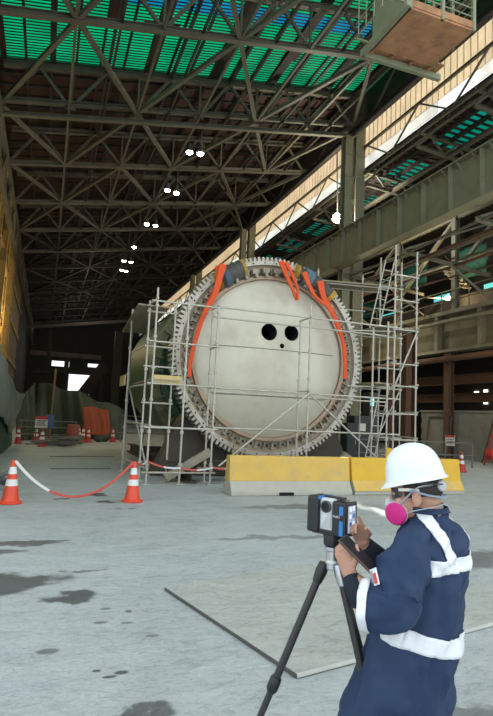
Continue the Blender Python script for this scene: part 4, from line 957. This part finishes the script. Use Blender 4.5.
# ------------------------------------------------------------------ tripod and scanner
# scanner, long axis pointing away from the worker
ax_a = (-RGT * .77 + FWD * .64).normalized(); ax_p = (RGT * .64 + FWD * .77).normalized()
corner = at(345.5, 519.5, 2.31)
SW, SLn, SH = .105, .190, .157
sc0 = corner + ax_p * SW / 2                              # centre of the screen end face
HUB = sc0 + ax_a * .088 - UP * (SH / 2 + .108)
TB = V((HUB.x, HUB.y, 0))
t = thing('tripod', 'black carbon tripod with silver collar standing before the worker', 'tripod', TB)
MB().lathe([(.030, -.06), (.036, -.055), (.036, -.03), (.028, -.02), (.028, .015), (.034, .02), (.034, .034), (.020, .035)], HUB + V((0, 0, .02)), UP, 20).build('head', alu, t, smooth=.6)
MB().lathe([(.030, .0), (.040, .008), (.042, .045), (.040, .054)], HUB + V((0, 0, .055)), UP, 20).build('adapter', black_plastic, t, smooth=.6)
fts = [at(212, 822, 2.38), at(414, 880, 2.12), at(396, 780, 2.72)]
for k, p in enumerate(fts):
    p = V((p.x, p.y, .0)); top = HUB + (p - HUB).normalized() * .035 + V((p.x - HUB.x, p.y - HUB.y, 0)).normalized() * .025
    lg = MB().path([top, top.lerp(p, .45), top.lerp(p, .46), top.lerp(p, .97)], [.0165, .0165, .0142, .013], 12).build('leg', carbon, t, smooth=.6)
    MB().path([top.lerp(p, .43), top.lerp(p, .44), top.lerp(p, .475), top.lerp(p, .485)], [.021, .0245, .0245, .019], 12).build('twist_lock', black_plastic, lg, smooth=.6)
    MB().path([top.lerp(p, -.015), top.lerp(p, .02), top.lerp(p, .06)], [.022, .026, .020], 12).build('leg_collar', black_plastic if k == 0 else alu, lg, smooth=.6)
    MB().path([top.lerp(p, .965), top.lerp(p, 1.0)], [.02, .014], 10).build('rubber_foot', black_plastic, lg)
t = thing('laser_scanner', 'black and grey laser scanner with blue stripe mounted on the tripod', 'scanner', sc0 + ax_a * SLn / 2 - UP * SH / 2)
def sbox(name, m, a0, a1, p0, p1, z0, z1, bev=.006, par=None):
    c = sc0 + ax_a * (a0 + a1) / 2 + ax_p * (p0 + p1) / 2 + UP * (z0 + z1) / 2
    return MB().box(c, (abs(a1 - a0), abs(p1 - p0), abs(z1 - z0)), (ax_a, ax_p, UP)).build(name, m, par or t, bevel=bev)
h = SH / 2
near = sbox('near_housing', black_plastic, 0, .068, -SW / 2, SW / 2, -h, h - .012, .008)
far = sbox('far_housing', black_plastic, .132, SLn, -SW / 2 - .004, SW / 2, -h + .002, h, .010)
sbox('mirror_housing', scan_white, .066, .134, -SW / 2 + .012, SW / 2 - .01, -h + .012, h - .006, .008)
sbox('base_plate', black_plastic, .03, .17, -SW / 2 + .006, SW / 2 - .006, -h - .002, -h + .02, .005)
MB().lathe([(.026, 0), (.026, .006), (.019, .008), (.019, .0)], sc0 + ax_a * .100 - ax_p * (SW / 2 - .011) + UP * .038, -ax_p, 24).build('mirror', lens_m, t, smooth=.6)
MB().prism([sc0 - ax_p * (SW / 2 - .0105) + ax_a * .086 + UP * .02, sc0 - ax_p * (SW / 2 - .0105) + ax_a * .074 + UP * .02, sc0 - ax_p * (SW / 2 - .0105) + ax_a * .078 - UP * .05, sc0 - ax_p * (SW / 2 - .0105) + ax_a * .124 - UP * .055], -ax_p * .002).build('mirror_recess', alu, t)
e = -SW / 2 - .0015
sbox('blue_stripe', scan_blue, .012, .030, e, e + .003, .012, h - .03, .001, near); sbox('blue_stripe', scan_blue, .012, .030, e, e + .003, -h + .006, -.012, .001, near)
sbox('blue_trim', scan_blue, .127, .133, -SW / 2 - .004, SW / 2, h - .012, h + .002, .001, far)
sbox('screen', screen, -.0025, 0, -.032, .032, -h + .018, h - .028, .002, near)
for k, (p0, z0_, m) in enumerate(((-.022, .028, screen_ui), (.002, .03, screen_ui), (-.022, -.002, screen_ui), (.006, 0, scan_blue), (-.02, -.034, scan_blue), (.004, -.032, screen_ui))):
    sbox('screen_icon', m, -.004, -.002, p0, p0 + .016, z0_, z0_ + .018, .0005, near)
fc_ = bpy.data.curves.new('maker_mark', 'FONT'); fc_.body = 'FARO'; fc_.size = .0135; fc_.extrude = .0006; fc_.align_x = 'CENTER'; fc_.align_y = 'CENTER'
fo = bpy.data.objects.new('maker_mark', fc_); COL.objects.link(fo); fc_.materials.append(scan_white)
nrm = -ax_p; xa = -ax_a; rot = Matrix((xa, UP, xa.cross(UP))).transposed()
bpy.context.view_layer.update(); fm_ = bpy.data.meshes.new_from_object(fo); bpy.data.objects.remove(fo); fo = bpy.data.objects.new('maker_mark', fm_); COL.objects.link(fo); fm_.materials.clear(); fm_.materials.append(scan_white)
fo.parent = near; fo.matrix_local = Matrix.Translation(sc0 + ax_a * .044 - ax_p * (SW / 2 + .001) + UP * .004 - wpos(near)) @ rot.to_4x4()
sbox('handle', black_plastic, .03, .17, -.012, .012, h - .010, h + .003, .004)

# ------------------------------------------------------------------ worker
FW = (-RGT * .87 + FWD * .50).normalized(); LF = (-RGT * .50 - FWD * .87).normalized()   # facing, own left
W0 = at(400, 712, 2.32); W0 = V((W0.x, W0.y, 0))
person = thing('person', 'worker in navy coverall, white helmet and pink respirator operating the scanner', 'person', W0)
# torso rings: centre, half breadth (own left), half depth
rows = [((395, 724), .235, .205), ((401, 690), .230, .195), ((409, 650), .220, .175), ((420, 608), .215, .158), ((429, 572), .215, .150), ((431, 544), .196, .136), ((430, 527), .148, .112), ((427, 515), .098, .082), ((424, 505), .072, .070)]
tc = [at(*r_[0], 2.32) for r_ in rows]; ta = [r_[1] for r_ in rows]; tb = [r_[2] for r_ in rows]
def torso(tt, th, off=0.):
    c = catm(tc, tt); a = catm(ta, tt) ; b_ = catm(tb, tt)
    ct, st = math.cos(th), math.sin(th)
    e_ = .86
    p = LF * a * math.copysign(abs(ct) ** e_, ct) + FW * b_ * math.copysign(abs(st) ** e_, st)
    n = (LF * ct / a + FW * st / b_).normalized()
    w = .024 * noise.noise(V((ct * 1.8, st * 1.8, tt * 9 + ct))) + .018 * noise.noise(V((ct * 4 + tt * 9, st * 4, tt * 16))) + .009 * noise.noise(V((ct * 9, st * 9 + tt * 12, tt * 10))) + .005 * math.sin(tt * 46 + 3 * th) * math.exp(-((tt - .30) / .08) ** 2)
    fade = 1 - max(0, (tt - .8) / .2)
    fl = .012 * math.sin(th * 5 + 1) * max(0, 1 - tt / .22)
    return c + p + n * (w * fade + fl + off)
NTH = 72
rings = [[torso(k / 64, 2 * PI * j / NTH) for j in range(NTH)] for k in range(65)]
MB().loft(rings, True).build('coverall_torso', navy, person, smooth=3)
# full waist band, back band and shoulder straps lie on the torso surface
def strip(fn, nu, nv): return MB().grid(fn, nu, nv)
def band(name, m, fn, nu, nv=6): MB().grid(fn, nu, nv).build(name, m, person, smooth=3, solid=.004)
WT = lambda y: 0
band('waist_band', reflect, lambda u, v: torso(.300 + .048 * v + .026 * math.cos(2 * PI * u - 1.05), 2 * PI * u, .006), 96)
band('back_band', reflect, lambda u, v: torso(.535 + .062 * v + .02 * u, math.radians(-6 - 165 * u), .007), 60)
band('shoulder_strap', reflect, lambda u, v: torso(.575 + .34 * u, math.radians(-50 + 42 * u) + (v - .5) * (.28 + .34 * u), .008), 40)
band('shoulder_strap', reflect, lambda u, v: torso(.575 + .34 * u, math.radians(-118 - 44 * u) + (v - .5) * (.28 + .34 * u), .008), 40)
band('collar', navy, lambda u, v: torso(.92 + .075 * v, 2 * PI * u, .010 + .012 * v), 40)
band('collar_lining', collar_m, lambda u, v: torso(.965 + .035 * v, 2 * PI * u, -.002) + UP * .014 * v, 40)
# arms
def arm(shoulder, elbow, cuff_end, wrist, tip, name):
    pts = []; rs = []
    N_ = 40
    key = [shoulder.lerp(catm(tc, .76), .55) + UP * .015, shoulder, shoulder.lerp(elbow, .40), shoulder.lerp(elbow, .78), elbow, cuff_end]
    rk = [.050, .082, .095, .098, .092, .080]
    ringsA = []; fr = None
    for k in range(N_ + 1):
        s = k / N_; p = catm(key, s); d = (catm(key, min(1, s + .02)) - catm(key, max(0, s - .02))).normalized(); r_ = catm(rk, s)
        if fr is None: fr, _ = perp(d)
        fr = (fr - d * fr.dot(d)).normalized(); v_ = fr.cross(d)
        ringsA.append([p + (fr * math.cos(a) + v_ * math.sin(a)) * r_ * (1 + .20 * noise.noise(V((math.cos(a) * 1.5 + s * 3, math.sin(a) * 1.5, s * 7))) + .11 * noise.noise(V((math.cos(a) * 4, math.sin(a) * 4 + s * 6, s * 14))) + .05 * math.sin(s * 34 + 2 * a) * math.exp(-((s - .68) / .16) ** 2)) for a in [2 * PI * j / 32 for j in range(32)]])
    sl = MB().loft(ringsA, True).build(name, navy, person, smooth=3)
    # cuff band
    c = [[q_ + (q_ - catm(key, (N_ - 3 + i) / N_)).normalized() * .005 for q_ in ringsA[N_ - 3 + i]] for i in range(0, 4)]
    MB().loft(c, False).build('cuff_band', reflect, sl, smooth=3, solid=.004)
    f0 = elbow.lerp(wrist, .15)
    MB().path([f0, cuff_end.lerp(wrist, .3), cuff_end.lerp(wrist, .7), wrist.lerp(cuff_end, .02)], [.050, .046, .040, .036], 20).build('knit_cuff', navy_dark, sl, smooth=3)
    return sl
shL = at(411, 553, 2.17); elL = at(389, 608, 2.09); cuL = at(361, 605, 2.13); wrL = at(351, 577, 2.20)
shR = at(438, 543, 2.46); elR = at(421, 602, 2.52); cuR = at(402, 576, 2.49); wrR = at(363.5, 543.5, 2.40)
slL = arm(shL, elL, cuL, wrL, None, 'coverall_sleeve'); slR = arm(shR, elR, cuR, wrR, None, 'coverall_sleeve')
# sleeve patch on the upper arm
pc = at(375.5, 577, 2.06)
bpy.context.view_layer.update(); dg = bpy.context.evaluated_depsgraph_get()
inv = slL.matrix_world.inverted(); d = (pc - EYEV).normalized()
hit, loc, nr, _ = slL.ray_cast(inv @ EYEV, inv.to_3x3() @ d)
if hit:
    pc = slL.matrix_world @ loc; nz_ = (slL.matrix_world.to_3x3() @ nr).normalized()
    ux = (RGT * .84 - UP * .54 ); ux = (ux - nz_ * ux.dot(nz_)).normalized(); uy = nz_.cross(ux)
    if uy.z < 0: uy = -uy
    pt = MB().box(pc + nz_ * .004, (.060, .044, .006), (ux, uy, nz_)).build('sleeve_patch', reflect, slL, bevel=.002)
    MB().box(pc + nz_ * .0075 + ux * .006 + uy * .010, (.036, .018, .003), (ux, uy, nz_)).build('patch_flag', cone_red, pt)
    b = MB()
    for k in range(3): b.box(pc + nz_ * .0075 - uy * (.004 + .006 * k), (.046, .0022, .002), (ux, uy, nz_))
    b.build('patch_print', strap_grey, pt)
# body: head, neck, trunk, arms, hands, legs as one voxel-fused surface
HC = at(416, 493, 2.30)
HF = (-RGT * .93 + FWD * .36 - UP * .16).normalized(); HL = UP.cross(HF).normalized(); HU = HF.cross(HL).normalized()
def hp(f_, l_, u_): return HC + HF * f_ + HL * l_ + HU * u_
HA = (HF, HL, HU)
bd = MB()
bd.ell(hp(-.005, 0, .035), (.098, .076, .095), HA); bd.ell(hp(.035, 0, -.045), (.062, .058, .070), HA); bd.ell(hp(.055, 0, -.085), (.036, .036, .028), HA)
bd.ell(hp(.098, 0, -.028), (.022, .015, .016), HA); bd.path([hp(.088, 0, .015), hp(.108, 0, -.025)], [.008, .012], 10)
bd.ell(hp(.084, 0, -.060), (.016, .024, .008), HA); bd.ell(hp(.084, 0, -.072), (.015, .020, .008), HA)
for s in (-1, 1):
    bd.ell(hp(.078, .032 * s, .008), (.014, .017, .010), HA); bd.ell(hp(.060, .045 * s, -.025), (.025, .02, .022), HA)
    bd.ell(hp(-.006, .080 * s, -.012), (.020, .010, .033), HA); bd.ell(hp(-.012, .086 * s, .006), (.014, .008, .016), HA); bd.ell(hp(.0, .080 * s, -.038), (.009, .007, .010), HA)
nb = catm(tc, .93)
bd.path([hp(-.035, 0, -.02), hp(-.035, 0, -.075), nb, nb - UP * .06], [.060, .057, .062, .07], 20)
hipc = catm(tc, .16); ch = catm(tc, .55)
bd.path([catm(tc, .06), catm(tc, .25), catm(tc, .45), catm(tc, .6), catm(tc, .72)], [.13, .12, .11, .10, .06], 20)
for (s, el, wr) in ((shL, elL, wrL), (shR, elR, wrR)):
    bd.path([catm(tc, .62), s - UP * .03, el], [.05, .045, .040], 14); bd.path([el, el.lerp(wr, .35), wr], [.042, .040, .028], 14)
kn = []
for s in (1, -1):
    hip = catm(tc, .05) + LF * .10 * s; knee = V((hip.x, hip.y, .44)) + FW * (.05 + .03 * s); ank = V((hip.x, hip.y, .09)) - FW * (.02 - .04 * s) + LF * .03 * s
    kn.append((hip, knee, ank)); bd.path([hip, knee, ank], [.085, .058, .042], 14); bd.path([ank - UP * .03 - FW * .03, ank - UP * .05 + FW * .14], [.04, .035], 12)
# hands
def fingers(palm_c, pd_, side, nrm_, curls, ln=(.072, .080, .074, .058)):
    # pd_: direction of fingers, side: towards the thumb, nrm_: back of hand; curl bends the fingers away from nrm_
    bd.loft([[palm_c + pd_ * u * .045 + (side * math.cos(a) * (.036 + .003 * u) + nrm_ * math.sin(a) * .013) for a in [2 * PI * j / 14 for j in range(14)]] for u in (-1, -.5, 0, .5, 1)])
    for k in range(4):
        b0 = palm_c + pd_ * .040 + side * (.026 - .0175 * k); L_ = ln[k]; ang = 0; p = b0.copy(); pts = [b0 - pd_ * .015, b0]
        for j, fr_ in enumerate((.45, .30, .25)):
            ang += curls[k][j]; dd = pd_ * math.cos(ang) - nrm_ * math.sin(ang); p = p + dd * L_ * fr_; pts.append(p.copy())
        bd.path(pts, [.0085, .0088, .0084, .0078, .0062], 10)
def thumb(b0, dirs, ln=.03):
    p = b0.copy(); pts = [p.copy()]
    for d in dirs: p = p + d.normalized() * ln; pts.append(p.copy())
    bd.path(pts, [.0125, .0112, .0098, .0072][:len(pts)], 10)
# own left hand: wraps the phone
ph_dir = (at(369, 571, 2.20) - at(341, 543, 2.26)).normalized()
phc = at(356, 556.5, 2.195)
psd = FWD * .90 + RGT * .34 + UP * .30; psd = (psd - ph_dir * psd.dot(ph_dir)).normalized(); pn = ph_dir.cross(psd).normalized(); phc = phc + pn * .016
dL = (at(342, 551, 2.235) - wrL).normalized()
nL = (-FWD * .72 - RGT * .62 + UP * .1); nL = (nL - dL * nL.dot(dL)).normalized(); sL = dL.cross(nL).normalized()
if sL.z < 0: sL = -sL
pcL = wrL + dL * .055
bd.path([wrL - dL * .03, wrL + dL * .02], [.028, .030], 12)
fingers(pcL, dL, sL, nL, [(.35, .5, .4), (.4, .6, .4), (.45, .65, .4), (.5, .7, .4)])
thumb(pcL - dL * .02 + sL * .026, [sL * .7 + dL * .5, dL + sL * .45 - nL * .2, dL + sL * .05 - nL * .35])
# own right hand: forefinger on the screen
tipR = sc0 - ax_a * .006 + ax_p * .0 + UP * .006
dR = (tipR - wrR).normalized()
nR = (UP * .75 + FWD * .55 + RGT * .1); nR = (nR - dR * nR.dot(dR)).normalized(); sR = dR.cross(nR).normalized()
if sR.dot(FWD) > 0: sR = -sR
pcR = wrR + dR * .055
bd.path([wrR - dR * .03, wrR + dR * .02], [.027, .029], 12)
reach = (tipR - pcR).dot(dR) - .040
fingers(pcR, dR, sR, nR, [(.05, .12, .08), (.75, 1.0, .7), (.9, 1.1, .8), (1.0, 1.1, .8)], (max(.06, min(.085, reach)), .078, .072, .058))
thumb(pcR - dR * .02 + sR * .026, [sR * .6 + dR * .6 - nR * .3, dR + sR * .1 - nR * .5, dR - nR * .5])
body = bd.build('body', skin_m, person, smooth=3)
md = body.modifiers.new('fuse', 'REMESH'); md.mode = 'VOXEL'; md.voxel_size = .0042; md.use_smooth_shade = True
md = body.modifiers.new('soft', 'SMOOTH'); md.factor = .5; md.iterations = 3
# trousers and boots
for hip, knee, ank in kn:
    MB().path([hip + UP * .12, hip, hip.lerp(knee, .5), knee, knee.lerp(ank, .5), ank + UP * .02], [.115, .110, .095, .083, .076, .078], 24).build('trouser_leg', trouser_m, person, smooth=3)
    bt = MB(); bt.path([ank + UP * .08, ank + UP * .02, ank - UP * .04], [.06, .058, .055], 16); bt.ell(V((ank.x, ank.y, .045)) + FW * .07, (.14, .052, .05), (FW, LF, UP)); bt.box(V((ank.x, ank.y, .012)) + FW * .06, (.29, .10, .024), (FW, LF, UP))
    bt.build('boot', boot_m, person, smooth=.8)
# hair: shell over the back and sides of the skull
hr = MB()
def hairp(u, v):
    th = math.radians(62 + 236 * u); ph = math.radians(-24 + 72 * v)
    r_ = (.103, .0815, .098); return hp(-.007, 0, .033) + HF * r_[0] * math.cos(th) * math.cos(ph) + HL * r_[1] * math.sin(th) * math.cos(ph) + HU * r_[2] * math.sin(ph) * 1.05
hr.grid(hairp, 40, 18).build('hair', hair_m, person, smooth=3, solid=.006)
for s in (-1, 1):
    MB().ell(hp(.076, .032 * s, .008), (.016, .012, .011), HA, 14, 8).build('eye', mat('eye_white_%d' % (s + 1), (.7, .68, .65), .3), person, smooth=3)
# helmet
hat = HC + HU * .058 - HF * .006
ht = MB(); rg = []
HT = (HF * math.cos(.06) - HU * math.sin(.06)).normalized(); HTU = HL.cross(HT); HTU = HT.cross(HL).normalized()
def hring(a, b_, z, front=0, back=0, sk=0):
    out = []
    for j in range(64):
        th = 2 * PI * j / 64; c, s_ = math.cos(th), math.sin(th)
        f_ = a * c + (front * max(0, c) ** 3) - (back * max(0, -c) ** 3)
        out.append(hat + HT * f_ + HL * b_ * s_ + HTU * (z - sk * max(0, c) ** 2))
    return out
prof = [(.127, .108, -.010, .026, .006, .016), (.127, .108, -.005, .026, .006, .016), (.122, .102, .000, .006, .002, .006), (.120, .100, .012, 0, 0, 0), (.117, .098, .045, 0, 0, 0), (.108, .091, .084, 0, 0, 0), (.090, .076, .115, 0, 0, 0), (.063, .054, .137, 0, 0, 0), (.031, .026, .148, 0, 0, 0), (.004, .004, .151, 0, 0, 0)]
inner = [(.003, .003, .142, 0, 0, 0), (.056, .047, .130, 0, 0, 0), (.100, .084, .082, 0, 0, 0), (.114, .094, .01, 0, 0, 0), (.117, .098, -.010, .010, .003, .010)]
ht.loft([hring(*p_) for p_ in inner] + [hring(*p_) for p_ in prof], True)
hm = ht.build('hard_hat', helmet_m, person, smooth=3, sub=1)
b = MB()
b.path([hat + HTU * (.128 * math.cos(a) + .012) + HT * (.128 * math.sin(a)) * .98 for a in [math.radians(-62 + 124 * k / 20) for k in range(21)]], .007, 8)
# headband, ratchet wheel, nape strap
hb = [hp(-.006, 0, .052) + HF * .104 * math.cos(a) + HL * .084 * math.sin(a) - HU * .022 * max(0, -math.cos(a)) for a in [2 * PI * k / 48 for k in range(48)]]
hb.append(hb[0]); b.bm.free(); MB().path(hb, .014, flat=.003, nrm=HL.cross(HF)).build('headband', black_plastic, hm, smooth=.8)
MB().path([hp(-.006, 0, .020) + HF * .104 * math.cos(a) + HL * .087 * math.sin(a) - HU * .042 * max(0, -math.cos(a)) ** .7 for a in [math.radians(78 + 204 * k / 30) for k in range(31)]], .010, flat=.004, nrm=HU).build('nape_strap', strap_grey, hm, smooth=.8)
wc = hp(-.100, .030, .026)
dw = (-HF * .75 + HL * .65).normalized()
MB().lathe([(.006, .0), (.022, .0), (.023, .012), (.019, .017), (.004, .017)], wc, dw, 20).build('ratchet_wheel', knob_grey, hm, smooth=.6)
# respirator
rs = MB(); rs.ell(hp(.088, 0, -.062), (.040, .046, .044), HA); rs.ell(hp(.112, 0, -.040), (.022, .024, .034), HA)
mask = rs.build('respirator', mask_grey, person, smooth=3)
for s in (1, -1):
    dn = (HF * .35 + HL * .92 * s - HU * .10).normalized(); c = hp(.083, .050 * s, -.070)
    MB().lathe([(.040, -.012), (.046, -.006), (.047, .004), (.042, .008)], c, dn, 28).build('filter_rim', mask_grey, mask, smooth=.6)
    MB().lathe([(.030, .0), (.0455, .004), (.0465, .014), (.041, .021), (.02, .024), (.004, .0245)], c, dn, 28).build('filter', magenta, mask, smooth=.6)
    for z0_, z1_ in ((-.04, .03), (-.075, -.055)):
        pts = [hp(.075, .058 * s, z0_ - .01), hp(.03, .0785 * s, lerp(z0_, z1_, .5)), hp(-.02, .092 * s if z0_ < -.05 else .086 * s, z1_), hp(-.07, .062 * s, z1_ + .002), hp(-.105, 0, z1_ + .005)]
        MB().path([catm(pts, k / 20) for k in range(21)], .006, flat=.002, nrm=None).build('head_strap', collar_m, mask, smooth=.8)
# safety glasses
gl = MB()
gl.grid(lambda u, v: hp(.098 - .045 * abs(2 * u - 1) ** 2.2, .068 * (2 * u - 1), .028 - .042 * v * (1 - .3 * abs(2 * u - 1) ** 4)), 24, 8)
gls = gl.build('safety_glasses', lens_m, person, smooth=3, solid=.003)
for s in (1, -1): MB().path([hp(.060, .074 * s, .026), hp(.02, .086 * s, .024), hp(-.02, .088 * s, .016)], .006, flat=.003, nrm=HL).build('temple', sign_white, gls)
# phone: held, so a thing of its own
t = thing('smartphone', 'brown cased phone tilted in the hand of the worker', 'phone', phc)
MB().box(phc, (.172, .080, .010), (ph_dir, psd, pn)).build('case', phone_m, t, bevel=.004)
MB().box(phc + pn * .0055, (.160, .070, .002), (ph_dir, psd, pn)).build('display', black_plastic, t, bevel=.001)

# ------------------------------------------------------------------ light and colour
w = bpy.data.worlds.new('sky'); S.world = w; w.use_nodes = True; nt = w.node_tree; bg = nt.nodes['Background']
bg.inputs['Color'].default_value = (.86, .95, 1.0, 1); bg.inputs['Strength'].default_value = 1.0
sun = bpy.data.lights.new('sun', 'SUN'); sun.energy = 5.0; sun.angle = .009; sun.color = (1, .95, .86)
so = bpy.data.objects.new('sun', sun); COL.objects.link(so); so.location = (30, 30, 50)
so.rotation_euler = V((9.5, 8, 16)).to_track_quat('Z', 'Y').to_euler()
S.view_settings.view_transform = 'Standard'; S.view_settings.look = 'None'; S.view_settings.gamma = 1; S.view_settings.use_curve_mapping = False
S.view_settings.exposure = .68
